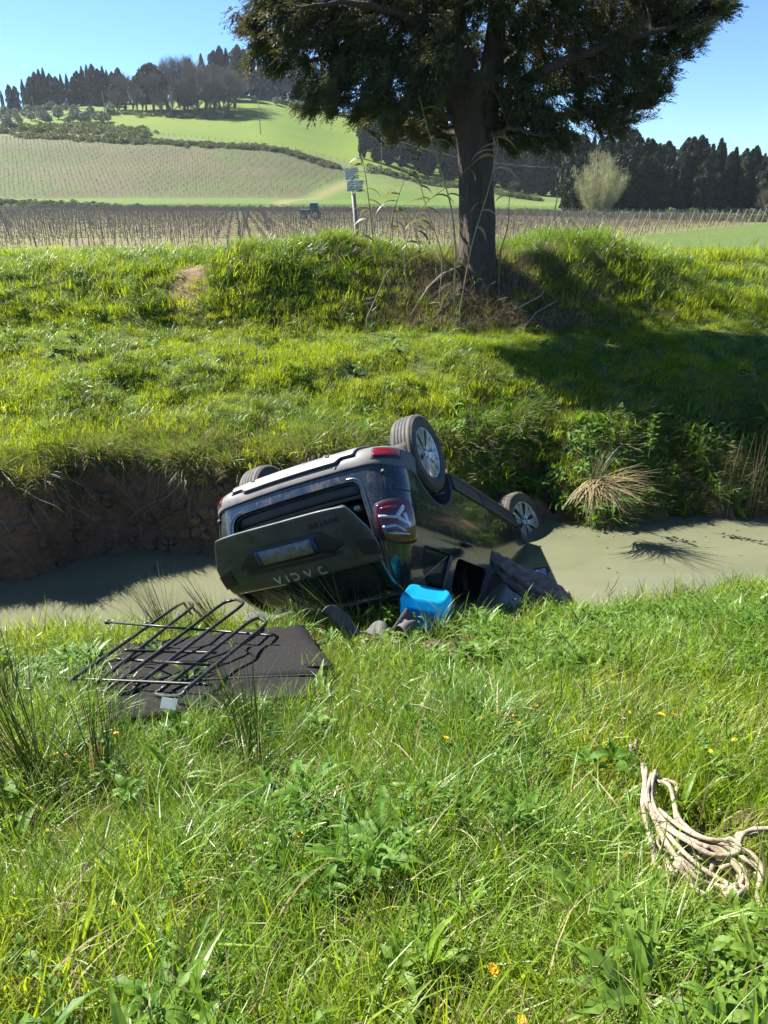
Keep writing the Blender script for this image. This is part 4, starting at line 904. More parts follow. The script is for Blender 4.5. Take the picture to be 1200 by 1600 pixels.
for sg in (1, -1):
    gpatch('window_frame', lambda u, v: (sg * (.60 + .065 * u - .06 * v), 1.07 + .44 * v), 3, 10, M['paint'], tg, .0, .03)
    gpatch('lamp_cutout', lambda u, v: (sg * (.56 + .135 * u), .915 + .12 * v + .03 * u), 4, 4, M['black'], tg, .018, .012, .003)
gpatch('lower_window_frame', lambda u, v: ((2*u - 1) * .66, 1.072 + .055 * v), 16, 2, M['paint'], tg, .0, .03)
gpatch('spoiler', lambda u, v: ((2*u - 1) * .60, 1.455 + .09 * v), 20, 3, M['paint'], tg, .02, .03, .005)
# plate recess: black surround swept up to a point each side
def rec(u, v): a = 2*u - 1; w = .085 * (1 - sstep(.72, 1.0, abs(a))) + .004; return (a * .47, .865 + .05 * sstep(.6, 1, abs(a)) + w * (2*v - 1) * .9)
gpatch('plate_recess', rec, 30, 4, M['black'], tg, .020, .008)
pl = gpatch('number_plate', lambda u, v: ((2*u - 1) * .26, .81 + .11 * v), 12, 2, M['plate'], tg, .031, .004)
for sg in (1, -1): gpatch('plate_band', lambda u, v: (sg * (.225 + .034 * u), .811 + .108 * v), 2, 2, M['plate_blue'], pl, .034, .003)
gpatch('plate_lamp_strip', lambda u, v: ((2*u - 1) * .42, .965 + .02 * v), 12, 2, M['black'], tg, .022, .012, .002)
# emblem lettering: strokes laid on the tailgate skin
def strokes(lines, s0, z0, h, w, name, mat, th=.006, off=.022):
    for L_ in lines:
        for a, b in zip(L_[:-1], L_[1:]):
            dx, dz = (b[0]-a[0])*h, (b[1]-a[1])*h; l = math.hypot(dx, dz) or 1e-6; nx, nz = -dz/l*w/2, dx/l*w/2; ex, ez = dx/l*w*.3, dz/l*w*.3; G = []
            for k in range(3):
                t = k / 2; px_ = s0 + a[0]*h + dx*t + (ex if k == 2 else -ex if k == 0 else 0); pz = z0 + a[1]*h + dz*t + (ez if k == 2 else -ez if k == 0 else 0)
                G.append([gate.xf(surf(-(px_ - nx), pz - nz, off)), gate.xf(surf(-(px_ + nx), pz + nz, off))])
            solidify(MB().grid(G).build(name, M[mat], tg), th)
# x runs left to right as read from behind the upright car (towards -y)
strokes([[(0, 1), (.75, 1), (1, .7), (1, .3), (.75, 0), (.35, 0)]], -.235, 1.045, .052, .013, 'emblem_letter', 'badge')           # D
strokes([[(0, 0), (.5, 1), (1, 0)]], -.115, 1.045, .052, .013, 'emblem_letter', 'badge')                                   # A
strokes([[(1, 1), (.3, 1), (0, .7), (0, .3), (.3, 0), (1, 0)]], .0, 1.045, .052, .013, 'emblem_letter', 'badge')            # C
strokes([[(0, 0), (0, 1)]], .10, 1.045, .052, .013, 'emblem_letter', 'badge')                                              # I
strokes([[(0, 0), (.5, 1), (1, 0)]], .155, 1.045, .052, .013, 'emblem_letter', 'badge')                                    # A
GL = {'D': [[(0, 0), (0, 1), (.5, 1), (.8, .7), (.8, .3), (.5, 0), (0, 0)]], 'U': [[(0, 1), (0, .2), (.2, 0), (.6, 0), (.8, .2), (.8, 1)]],
      'S': [[(.8, 1), (.15, 1), (0, .8), (.1, .55), (.7, .45), (.8, .2), (.65, 0), (0, 0)]], 'T': [[(0, 1), (.8, 1)], [(.4, 1), (.4, 0)]],
      'E': [[(.8, 1), (0, 1), (0, 0), (.8, 0)], [(0, .5), (.7, .5)]], 'R': [[(0, 0), (0, 1), (.65, 1), (.8, .8), (.65, .5), (0, .5)], [(.45, .5), (.8, 0)]]}
for k, ch in enumerate('DUSTER'): strokes(GL[ch], -.50 + k * .042, .715, .030, .006, 'badge_letter', 'inner', .003, .020)

# wheels
def tyre_profile(w=.215, R_=.345, r=.222):
    h = w / 2; P = [(r, -h*.80), (r + .02, -h*.93), (r + .06, -h*1.03), (R_ - .035, -h*.99), (R_ - .012, -h*.88)]
    edges = [-.80, -.46, -.42, -.16, -.12, .12, .16, .42, .46, .80]
    for k in range(0, len(edges), 2):
        a, b = edges[k] * h, edges[k+1] * h; cr = lambda y: R_ - .010 * (y / h) ** 2
        P += [(cr(a) - .008, a - .0012), (cr(a), a), (cr(b), b), (cr(b) - .008, b + .0012)]
    P += [(R_ - .012, h*.88), (R_ - .035, h*.99), (r + .06, h*1.03), (r + .02, h*.93), (r, h*.80), (r - .004, 0), (r, -h*.80)]
    return P
def tyre_mat():
    m, t, N, L, B = nt('worn_tread_rubber'); v = coords(N, L); s_ = N.new('ShaderNodeSeparateXYZ'); L.new(v, s_.inputs[0])
    at = N.new('ShaderNodeMath'); at.operation = 'ARCTAN2'; L.new(s_.outputs[0], at.inputs[0]); L.new(s_.outputs[2], at.inputs[1])
    mu = N.new('ShaderNodeMath'); mu.operation = 'MULTIPLY'; L.new(at.outputs[0], mu.inputs[0]); mu.inputs[1].default_value = 70 / (2*math.pi) * 1.0
    fr = N.new('ShaderNodeMath'); fr.operation = 'FRACT'; L.new(mu.outputs[0], fr.inputs[0])
    rr = ramp(N, L, fr.outputs[0], [(0.0, 0.0), (0.07, 1.0), (0.93, 1.0), (1.0, 0.0)])
    n = noise(N, L, 9.0, 5, v); L.new(mix(N, L, ramp(N, L, n, [(.35, 0.), (.7, 1.)]), (0.035, 0.034, 0.033), (0.095, 0.085, 0.07)), B.inputs['Base Color']); B.inputs['Roughness'].default_value = .72
    bump(N, L, rr, .7, .004, B); return m
M['tread'] = tyre_mat()
M['mudtyre'] = simple('muddy_tyre', (0.03, 0.03, 0.03), (0.11, 0.085, 0.06), 0.8, ns=5, bs=.9, bd=.012, bscale=26)
def wheel(x, y, z, steer, sg, tmat):
    w = MB().lathe([(.205, -.10), (.212, -.09), (.206, -.05), (.200, .03), (.205, .07), (.222, .083), (.226, .090), (.220, .094), (.212, .088)], 44).build('wheel', M['alloy'], car, True, (x, y, z), (0, 0, steer if sg > 0 else math.pi + steer))
    MB().lathe(tyre_profile(), 72).build('tyre', tmat, w, True)
    sp = MB()
    for k in range(6):
        a = k * math.pi / 3
        for da in (-.17, .17):
            pts = []
            for r_, aw, y0, wd in ((.035, a, .070, .022), (.09, a + da * .62, .080, .021), (.15, a + da * 1.10, .086, .025), (.214, a + da * 1.30, .090, .036)):
                c, s_ = math.cos(aw), math.sin(aw); t = (-s_ * wd, c * wd)
                pts.append([(r_*c - t[0], y0, r_*s_ - t[1]), (r_*c + t[0], y0, r_*s_ + t[1]), (r_*c + t[0]*.8, y0 - .03, r_*s_ + t[1]*.8), (r_*c - t[0]*.8, y0 - .03, r_*s_ - t[1]*.8)])
            sp.grid(pts, 0, True)
    sp.build('spokes', M['alloy'], w)
    MB().lathe([(.001, .086), (.024, .084), (.030, .074), (.045, .070), (.050, .04)], 24).build('hub_cap', M['alloy'], w, True)
    for k in range(5): a = k * 2*math.pi/5; MB().lathe([(.001, .078), (.008, .077), (.009, .066)], 6, 'y', 0, (.036*math.cos(a), 0, .036*math.sin(a))).build('wheel_nut', M['black'], w)
    MB().lathe([(.001, -.02), (.14, -.02), (.145, -.045), (.001, -.045)], 30).build('brake_disc', M['wire'], w, True)
    return w
for (x, s_), st, tm in zip(WHEELS, (0, 0, R(18), R(18)), ('tread', 'tread', 'mudtyre', 'mudtyre')):
    w = wheel(x, s_ * .79, .265 if x < 1 else .315, st, s_, M[tm])
    if x > 1: w.scale = (1.05, 1.05, 1.05)
    lab = {(0.0, 1): 'raised rear wheel with clean alloy rim, topmost of the car', (2.674, 1): 'muddy front wheel beside the water'}.get((x, s_))
    if lab: tag(w, lab)
# ---------------------------------------------------------------- the big cypress on the levee
TX, TY = at_y(745, 470, 12.45).x, 12.45; TZ = gz(TX, TY)
big = thing('cypress_tree', 'large old cypress with fluted grey trunk and ragged dark crown on the levee', 'tree', (TX, TY, TZ))
def trunk_fn(i, a): return 1 + .09 * math.sin(3*a + i*.15) + .07 * math.sin(5*a + 1.3 + i*.1) + .05 * math.sin(9*a - i*.2) + .03 * math.sin(17*a + i*.6)
def local(px, py, y): p = at_y(px, py, y); return Vector((p.x - TX, p.y - TY, p.z - TZ))
tb = MB()
P = [local(758, 560, 12.3), local(752, 500, 12.3), local(750, 450, 12.35), local(748, 410, 12.4), local(746, 370, 12.42), local(744, 320, 12.45), local(742, 270, 12.45), local(740, 215, 12.45), local(732, 170, 12.45), local(718, 110, 12.45), local(706, 50, 12.45), local(700, -20, 12.45), local(704, -140, 12.45), local(716, -300, 12.4), local(730, -520, 12.4)]
rad = [.46, .39, .31, .275, .252, .243, .243, .255, .25, .25, .21, .19, .16, .11, .04]
fineP, fineR = [], []
for k in range(70): t = k / 69 * (len(P) - 1); i = min(int(t), len(P) - 2); f = t - i; fineP.append(P[i].lerp(P[i+1], f)); fineR.append(rad[i]*(1-f) + rad[i+1]*f)
tb.tube(fineP, fineR, 46, fn=trunk_fn)
tb.build('trunk', M['bark'], big, True)
limb_tips = []
def limb(pts, r0, r1):
    Q = [Vector(p) for p in pts]; out = []
    for k in range(14):
        t = k / 13 * (len(Q) - 1); i = min(int(t), len(Q) - 2); f = t - i; out.append(Q[i].lerp(Q[i+1], f) + Vector((random.gauss(0, .012), random.gauss(0, .012), random.gauss(0, .012))) * (k > 0))
    MB().tube(out, list(np.linspace(r0, r1, 14)), 9, fn=lambda i, a: 1 + .08 * math.sin(3*a + i)).build('limb', M['bark'], big, True); return out
LB = []
LB.append(limb([local(752, 200, 12.45), local(765, 130, 12.4), local(775, 50, 12.3), local(785, -60, 12.3), local(800, -250, 12.4)], .22, .06))
LB.append(limb([local(722, 190, 12.45), local(695, 140, 12.3), local(672, 80, 12.1), local(655, 10, 12.0), local(640, -120, 12)], .14, .05))
for pts, r in [([(735, 150, 12.45), (690, 60, 12.1), (610, 15, 11.8), (540, 5, 11.6), (470, 10, 11.5)], .09), ([(720, 120, 12.45), (640, 110, 12.8), (560, 90, 12.9), (480, 95, 12.8), (420, 80, 12.7)], .08),
               ([(735, 190, 12.45), (660, 170, 12.0), (590, 160, 11.8), (530, 165, 11.7)], .06), ([(735, 215, 12.45), (690, 205, 12.9), (640, 215, 13.1), (600, 225, 13.2)], .05),
               ([(560, 55, 12.0), (545, 30, 12.0), (530, -10, 12)], .03), ([(765, 170, 12.45), (830, 120, 12.1), (900, 90, 11.9), (980, 60, 11.8), (1060, 40, 11.7), (1110, 25, 11.6)], .09),
               ([(765, 120, 12.4), (840, 60, 12.8), (920, 30, 13.0), (1010, 0, 13.1)], .07), ([(755, 200, 12.45), (820, 190, 12.3), (890, 180, 12.2), (960, 170, 12.1), (1020, 165, 12.0)], .06),
               ([(755, 215, 12.4), (800, 200, 11.9), (850, 215, 11.7)], .05), ([(760, 160, 12.4), (850, 150, 12.9), (930, 130, 13.1), (1040, 90, 13.0)], .06),
               ([(710, 60, 12.45), (660, -40, 12.9), (590, -120, 13.3)], .07), ([(775, 40, 12.3), (850, -60, 12.0), (950, -160, 11.8)], .07)]:
    LB.append(limb([local(*p) for p in pts], r, .015))
# crown: hanging clumps of scale-leaf sprays gathered on the limbs
CL = [(430,20,50,45,12.4),(415,85,42,35,12.5),(440,105,35,32,12.4),(395,60,18,20,12.6),(470,55,60,50,12.0),(520,65,55,55,12.6),(500,165,38,22,11.9),(483,182,14,10,11.9),(530,150,45,32,12.4),(560,100,50,40,12.8),(590,75,60,60,12.1),(600,150,55,45,11.8),(585,185,40,22,12.6),
      (650,30,60,50,12.9),(640,110,60,60,12.3),(660,170,45,45,11.8),(640,215,35,22,12.9),(690,190,40,40,13.2),(620,10,60,30,12.1),(690,110,50,50,11.6),(700,40,55,45,11.9),(560,20,60,30,12.9),(480,0,60,30,12.3),
      (760,20,60,40,11.8),(785,90,40,50,13.1),(795,150,38,55,12.0),(800,200,42,42,12.5),(815,235,28,16,12.2),(840,130,60,60,12.6),(830,60,60,60,12.0),(850,205,50,38,12.0),(868,228,26,18,11.9),(745,110,22,40,13.2),
      (890,70,60,60,12.5),(900,140,60,50,12.2),(915,190,50,32,12.4),(950,100,60,50,12.0),(945,205,36,16,12.1),(940,30,60,40,12.8),(985,60,55,45,12.5),(990,130,50,40,11.9),(985,190,40,22,12.2),(1010,165,26,12,12.0),(1030,158,10,4,12.0),(1030,90,45,35,12.3),(1045,45,48,30,12.0),(1065,75,28,18,11.8),
      (1085,40,34,16,11.8),(1110,26,24,11,11.7),(1130,20,14,7,11.7),(1000,10,50,25,12.2),(870,10,60,35,12.0),(1090,62,14,10,11.8)]
for px, py, rx, ry, yy in list(CL):
    for _ in range(3):
        a = random.uniform(0, 6.283); CL.append((px + rx * 1.15 * math.cos(a), py + ry * 1.15 * math.sin(a) + 6, rx * random.uniform(.14, .3), ry * random.uniform(.25, .5), yy + random.uniform(-.5, .5)))
CL += [(395, 45, 14, 22, 12.5), (385, 55, 8, 8, 12.5), (405, 95, 12, 16, 12.6), (470, 155, 14, 22, 12.3), (492, 188, 14, 10, 11.9), (520, 192, 12, 8, 12), (560, 195, 16, 16, 12.3), (612, 232, 14, 16, 12.6), (660, 236, 12, 20, 12.9), (700, 232, 14, 18, 13.2), (796, 246, 14, 16, 12.3), (830, 246, 16, 14, 12.1), (880, 240, 12, 12, 12), (960, 222, 12, 8, 12.1), (1012, 182, 14, 8, 12.1), (1040, 120, 18, 10, 12.1), (1070, 102, 12, 10, 11.9)]
P_, D_, S_ = [], [], []
for px, py, rx, ry, yy in CL:
    py -= 20
    n = int(50 * (rx * ry / 2500.0) ** 0.8) + 5; sc = yy / FPX * 1.0
    c = at_y(px, py, yy); q = rng.normal(0, .48, (n, 3)) * np.array([rx * sc * .68, .30, ry * sc * .68]); q = np.clip(q, -np.array([rx*sc, .9, ry*sc]) * 1.05, np.array([rx*sc, .9, ry*sc]) * 1.05)
    P_.append(q + np.array(c)); out = np.array([c.x - TX, c.y - TY, 0]); out /= np.linalg.norm(out) + .2
    rgt = 1.0 if c.x > TX + 2 else 0.0
    D_.append(np.tile(out * .9 + np.array([0, 0, -.75 + 1.1 * rgt]), (n, 1)) + rng.normal(0, .38, (n, 3))); S_.append(np.full(n, min(1.0, .45 + rx / 70)))
# the part of the crown above the picture
n = 1700; t = rng.uniform(0, 1, n); a = rng.uniform(0, 6.283, n); rr = np.interp(t, [0, .25, .6, 1], [2.9, 2.8, 1.9, .2]) * rng.uniform(.25, 1, n) ** .5 * (1 + .25 * np.sin(a * 3 + t * 12))
P_.append(np.stack([TX + .35 + rr*np.cos(a)*1.05, TY + rr*np.sin(a)*.8, 2.3 + 6.6 * t], -1)); D_.append(np.stack([np.cos(a)*.8, np.sin(a)*.8, np.full(n, .1)], -1) + rng.normal(0, .4, (n, 3))); S_.append(np.full(n, 1.15))
P_ = np.concatenate(P_) - np.array([TX, TY, TZ]); D_ = np.concatenate(D_); S_ = np.concatenate(S_)
def spray(seed, brown=0.0):
    r = np.random.default_rng(seed); V = []; F = []
    for b in range(13):                              # twiglets fanning along +z
        d = np.array([r.normal(0, .30), r.normal(0, .30), 1.0]); d /= np.linalg.norm(d); l = r.uniform(.14, .32); o = np.array([r.normal(0, .03), r.normal(0, .03), r.uniform(-.08, .06)])
        for k in range(12):
            t = k / 12; p = o + d * l * t; dd = d + r.normal(0, .42, 3); dd /= np.linalg.norm(dd); s_ = np.cross(dd, r.normal(size=3)); s_ /= np.linalg.norm(s_); ll = r.uniform(.035, .075) * (1.1 - .5*t); w = ll * .15
            i = len(V); V += [tuple(p), tuple(p + dd*ll*.5 + s_*w), tuple(p + dd*ll), tuple(p + dd*ll*.5 - s_*w)]; F.append((i, i+1, i+2, i+3))
    return proto(mesh('cypress_spray', V, F, M['cypress_near']))
def dir_rot(D):
    D = D / np.linalg.norm(D, axis=1)[:, None]; return np.stack([np.zeros(len(D)), np.arccos(np.clip(D[:, 2], -1, 1)), np.arctan2(D[:, 1], D[:, 0])], -1)
cr = scatter('crown', [spray(k) for k in range(5)], P_, dir_rot(D_), S_ * rng.uniform(.6, 1.2, len(P_)), rng.integers(0, 5, len(P_)), big); cr['kind'] = 'stuff'
LBA = np.array([tuple(q) for L_ in LB for q in L_]); tw = MB()                                            # bare inner twigs that carry the sprays
for k in range(900):
    i = rng.integers(0, len(P_) - 1700); p = Vector(P_[i]); j = int(np.argmin(((LBA - P_[i]) ** 2).sum(1))); best = Vector(LBA[j])
    if (best - p).length < 1.1: mid = (best + p) / 2 + Vector((random.gauss(0, .05), random.gauss(0, .05), .05)); tw.tube([best, mid, p], [.012, .008, .004], 3, cap=False)
o = tw.build('twigs', M['bark'], big); o['kind'] = 'stuff'
# exposed roots on the eroded scarp
for k in range(9):
    a = -math.pi * (.1 + .8 * k / 8); x0, y0 = .42 * math.cos(a), .36 * math.sin(a); L_ = random.uniform(.6, 1.2); Q = []
    for j in range(7):
        t = j / 6; x = x0 + L_ * t * math.cos(a) * .8 + .08 * math.sin(5*t + k); y = y0 + L_ * t * math.sin(a) * .45; Q.append((x, y, gz(TX + x, TY + y) - TZ + .10 * (1 - t) - .02))
    MB().tube(Q, list(np.linspace(.075, .018, 7)), 7).build('root', M['bark'], big, True)

# ---------------------------------------------------------------- things lying on the near bank
def hit(px, py, dz=0.0):                             # where that sight line meets the ground (raised by dz)
    r = ray(px, py); t = .8; st = .08
    for _ in range(3000):
        p = r * t
        if p.z < gz(p.x, p.y) + dz:
            if st < .002: return p
            t -= st; st /= 4
        t += st
    return p
# rope
def rope_mat():
    m, t, N, L, B = nt('braided_rope'); v = coords(N, L); n = noise(N, L, 14, 4, v); n2 = noise(N, L, 180, 2, v)
    c = mix(N, L, ramp(N, L, n, [(.38, 0.), (.66, 1.)]), (.42, .34, .25), (.22, .17, .12)); L.new(mix(N, L, ramp(N, L, n2, [(.35, 0.), (.6, .6)]), c, (.18, .14, .10)), B.inputs['Base Color']); B.inputs['Roughness'].default_value = .85
    bump(N, L, n2, .6, .003, B); return m
M['rope'] = rope_mat()
RC = [ # strands as (px, py, height) lists
 [(985,1158,.09),(990,1180,.03),(995,1150,.11)], [(1003,1190,.10),(1007,1215,.12),(1004,1250,.11),(1012,1290,.12),(1022,1330,.09),(1020,1352,.06)],
 [(1010,1195,.11),(1008,1240,.13),(1018,1265,.13),(1035,1300,.12),(1060,1340,.11),(1078,1375,.09),(1110,1400,.08)],
 [(1018,1205,.13),(1012,1240,.14),(1030,1280,.14),(1062,1320,.13),(1095,1350,.12),(1130,1372,.10),(1160,1388,.09)],
 [(1024,1200,.13),(1018,1225,.14),(1022,1255,.15),(1050,1290,.14),(1085,1310,.13),(1120,1325,.12),(1150,1350,.11),(1168,1375,.09),(1160,1390,.08)],
 [(1025,1215,.12),(1045,1222,.12),(1054,1250,.12),(1062,1275,.13),(1090,1300,.13),(1130,1315,.13),(1160,1335,.12),(1182,1350,.11),(1190,1370,.09),(1180,1385,.08)],
 [(1030,1260,.15),(1060,1285,.15),(1100,1305,.14),(1140,1310,.13),(1150,1322,.13),(1135,1335,.12),(1100,1325,.13),(1060,1300,.14),(1030,1275,.15)],
 [(1035,1285,.15),(1075,1310,.15),(1110,1330,.14),(1145,1330,.13),(1157,1318,.14),(1142,1306,.14),(1130,1310,.13)],
 [(1150,1318,.14),(1175,1330,.13),(1190,1350,.11),(1188,1372,.09),(1182,1390,.08),(1190,1415,.08),(1192,1432,.05)],
 [(1155,1315,.12),(1160,1300,.12),(1175,1292,.11),(1200,1290,.10),(1225,1298,.08),(1240,1330,.07)],
 [(1045,1296,.11),(1030,1300,.10),(1028,1318,.08),(1048,1330,.08),(1062,1340,.07),(1052,1352,.06)],
 [(1028,1350,.07),(1045,1362,.07),(1065,1355,.09),(1080,1352,.09),(1100,1362,.09)], [(1040,1335,.07),(1050,1356,.08),(1066,1378,.06),(1085,1395,.05)],
 [(1060,1335,.14),(1090,1368,.13),(1115,1378,.11),(1145,1382,.10),(1165,1372,.09)], [(1115,1340,.11),(1112,1362,.08),(1122,1375,.07)], [(1125,1352,.11),(1150,1345,.11),(1165,1358,.10),(1160,1378,.08)],
 [(1130,1388,.10),(1140,1378,.12),(1150,1388,.12),(1142,1396,.10),(1132,1388,.10),(1146,1382,.13),(1158,1392,.10)],
 [(1135,1382,.12),(1150,1394,.13),(1162,1384,.12),(1150,1378,.12),(1138,1392,.12)], [(1022,1262,.12),(1020,1300,.08),(1026,1340,.05)], [(1100,1318,.13),(1125,1322,.12),(1148,1342,.12),(1160,1365,.10),(1152,1384,.10)]]
for S0 in RC[2:7] + RC[9:11] + RC[13:14]:
    RC.append([(a + random.uniform(-11, 9) + 4 * math.sin(i * 1.7), b + random.uniform(-5, 9), max(.03, h - .03)) for i, (a, b, h) in enumerate(S0)])
rp = MB()
for S0 in RC:
    K = [hit(a, b + 5, h * .8 + .075) for a, b, h in S0]; K = [Vector(k_) for k_ in K]; xs = np.arange(len(K)); n = max(12, int(sum((K[i+1] - K[i]).length for i in range(len(K)-1)) / .012))
    tt = np.linspace(0, len(K) - 1, n); C = np.stack([crom(xs, [k_[j] for k_ in K], tt) for j in range(3)], -1)
    rp.tube([Vector(c) for c in C], .0072, 10, fn=lambda i, a: 1 + .11 * math.cos(3 * (a - i * .55)))
tag(rp.build('rope', M['rope'], None, True), 'tangled heap of pale braided rope lying in the grass at the right', 'rope')

# blue jerrycan
def can_mat():
    m, t, N, L, B = nt('blue_translucent_plastic'); n = noise(N, L, 5, 3, coords(N, L)); c = mix(N, L, n, (0.01, .42, .62), (0.02, .52, .72)); L.new(c, B.inputs['Base Color']); B.inputs['Roughness'].default_value = .32; B.inputs['Subsurface Weight'].default_value = .0
    T = N.new('ShaderNodeBsdfTranslucent'); L.new(mix(N, L, n, (0.0, .50, .85), (0.02, .6, .9)), T.inputs[0]); X = N.new('ShaderNodeMixShader'); X.inputs[0].default_value = .6
    L.new(B.outputs[0], X.inputs[1]); L.new(T.outputs[0], X.inputs[2]); L.new(X.outputs[0], N['Material Output'].inputs[0]); return m
M['can'] = can_mat()
jp = at_y(664, 962, 4.95); jz = gz(jp.x, 4.95) - .01
can = thing('jerrycan', 'bright blue translucent plastic jerrycan standing in the grass before the car', 'container', (jp.x, 4.95, jz + .03), (R(-3), R(1), R(-20)))
cw, cd_, ch = .355, .22, .25
def rr_loop(z, k=1.0, w=cw, d=cd_, r=.05):
    out = []
    for cx, cy_, a0 in ((w/2-r, d/2-r, 0), (-w/2+r, d/2-r, 90), (-w/2+r, -d/2+r, 180), (w/2-r, -d/2+r, 270)):
        for j in range(6): a = R(a0 + 18*j); out.append(((cx + r*math.cos(a))*k, (cy_ + r*math.sin(a))*k, z))
    return out
G = [rr_loop(0, .90), rr_loop(.012, .97), rr_loop(.035, 1), rr_loop(.05, .975), rr_loop(.165, .975), rr_loop(.180, 1.0), rr_loop(.200, 1.0), rr_loop(.225, .95), rr_loop(ch, .86), rr_loop(ch - .008, .80), rr_loop(ch - .008, .4)]
mb = MB().grid(G, 0, True); n = len(G[0]); mb.add(G[-1], [tuple(range(n))]); mb.add(G[0], [tuple(range(n))[::-1]]); mb.build('body', M['can'], can, True)
for sx, sy_, w in ((0, -1, .22), (1, 0, .18)):
    c = (sx * (cw/2 * .975 + .001), sy_ * (cd_/2 * .975 + .001), .108); d = (w if sy_ else .008, w if sx else .008, .10); bevel(MB().box(c, d).build('side_panel', M['can'], can), .003)
MB().lathe([(.001, .028), (.028, .028), (.032, .020), (.032, -.01)], 20, 'z').build('cap', M['can'], can, True, (-.168, .06, .13), (0, R(-90), 0))

# folded charcoal boot liner board under the rack
M['felt'] = simple('charcoal_felt', (0.012, 0.0115, 0.012), (0.024, 0.022, 0.021), 0.95, spec=.15, ns=60, bs=.8, bd=.006, bscale=260)
M['rubber_mat'] = simple('dusty_rubber_sheet', (0.05, 0.05, 0.049), (0.09, 0.086, 0.08), 0.8, ns=18, bs=.4, bd=.004, bscale=180)
H_ = .13
def gpt(px, py, dz): return hit(px, py, dz)
A, B_, C_, D__ = gpt(160, 1010, .12), gpt(474, 978, .15), gpt(524, 1054, .14), gpt(160, 1070, .14)
board = thing('boot_board', 'dark charcoal felt boot board lying folded in the grass under the black rack', 'floor board')
def quad_sheet(name, a, b, c, d, n, th, amp, seed):
    G = []
    for i in range(n + 1):
        row = []
        for j in range(n + 1):
            u, v = i / n, j / n; p = (a * (1-u) + b * u) * (1-v) + (d * (1-u) + c * u) * v; p = p + Vector((0, 0, amp * float(fbm(np.array([u*3.1]), np.array([v*3.3]), seed)[0]))); row.append(p)
        G.append(row)
    return solidify(MB().grid(G).build(name, M['felt'], board, True), th)
quad_sheet('panel', A, B_, C_, D__, 14, .012, .03, 3)
E1, E2 = gpt(172, 1128, .10), gpt(512, 1084, .12)
quad_sheet('panel', D__ + Vector((0, -.01, -.006)), C_ + Vector((0, -.01, -.006)), E2, E1, 10, .012, .02, 5)
A2, B2 = gpt(470, 1005, .19), gpt(545, 1052, .12); quad_sheet('panel', gpt(380, 1012, .175), gpt(486, 1000, .175), gpt(522, 1040, .17), gpt(420, 1045, .165), 8, .010, .012, 8)
fold = MB().tube([D__ + (C_ - D__) * t + Vector((0, 0, .004)) for t in np.linspace(0, 1, 12)], .008, 6).build('fold_piping', M['black'], board, True)
lb = gpt(266, 1098, .155); MB().box(lb + Vector((0, -.02, .01)), (.075, .006, .05), Matrix.Rotation(R(-35), 3, 'X') @ Matrix.Rotation(R(8), 3, 'Y')).build('care_label', M['white_paint'], board)

# black tubular rack
M['rack'] = simple('worn_black_enamel_tube', (0.018, 0.018, 0.02), (0.05, 0.048, 0.045), 0.32, .3, ns=30, rough2=.5)
rack = thing('tube_rack', 'black tubular metal rack of three looped rods with cross bars lying on the charcoal board', 'rack')
def rk(px, py, h): return hit(px, py, h)
def rod(name, pts, r=.0115, n=8, parent=rack):
    K = [Vector(p) for p in pts]; xs = np.arange(len(K)); tt = np.linspace(0, len(K) - 1, 6 * len(K)); C = np.stack([crom(xs, [k_[j] for k_ in K], tt) for j in range(3)], -1)
    return MB().tube([Vector(c) for c in C], r, n).build(name, M['rack'], parent, True)
def loop(a_lo, a_hi, b_hi, b_lo, tip, hl, hh, bottom=None):
    a0, a1, b1, b0 = rk(*a_lo, hl), rk(*a_hi, hh), rk(*b_hi, hh), rk(*b_lo, hl); t_ = rk(*tip, hh + .01)
    rod('looped_rod', [a0, a0.lerp(a1, .33), a0.lerp(a1, .66), a1, a1.lerp(t_, .55) + (a1 - a0).normalized() * .03, t_, b1.lerp(t_, .55) + (b1 - b0).normalized() * .03, b1, b1.lerp(b0, .33), b1.lerp(b0, .66), b0])
    return b0
loop((108, 1065), (272, 950), (300, 948), (150, 1068), (291, 940), .17, .32)
loop((172, 1075), (345, 945), (377, 946), (212, 1072), (368, 937), .17, .34)
loop((252, 1078), (386, 974), (414, 976), (290, 1078), (404, 966), .17, .28)
for a, b in (((172, 1075), (212, 1074)), ((252, 1078), (290, 1080))):
    p, q = rk(*a, .17), rk(*b, .17); d = (rk(a[0] - 12, a[1] + 9, .15) - p); rod('end_loop', [p, p + d * .7 , (p + q) / 2 + d * 1.0, q + d * .7, q])
for a, b, h0, h1 in (((168, 972), (426, 993), .27, .24), ((194, 1016), (338, 1020), .235, .22), ((182, 1030), (328, 1039), .215, .20), ((55, 1058), (332, 1070), .16, .175)):
    rod('cross_bar', [rk(*a, h0), rk(a[0] + (b[0]-a[0]) * .33, a[1] + (b[1]-a[1]) * .33, h0 + (h1-h0) * .33), rk(a[0] + (b[0]-a[0]) * .66, a[1] + (b[1]-a[1]) * .66, h0 + (h1-h0) * .66), rk(*b, h1)], .0085)
for px_, py_, h in ((168, 972, .27), (228, 975, .265)):
    c = rk(px_, py_, h); MB().lathe([(.001, -.02), (.014, -.018), (.016, 0), (.014, .018), (.001, .02)], 12, 'z', 0).build('end_knob', M['rack'], rack, True, c, (0, R(90), R(8)))

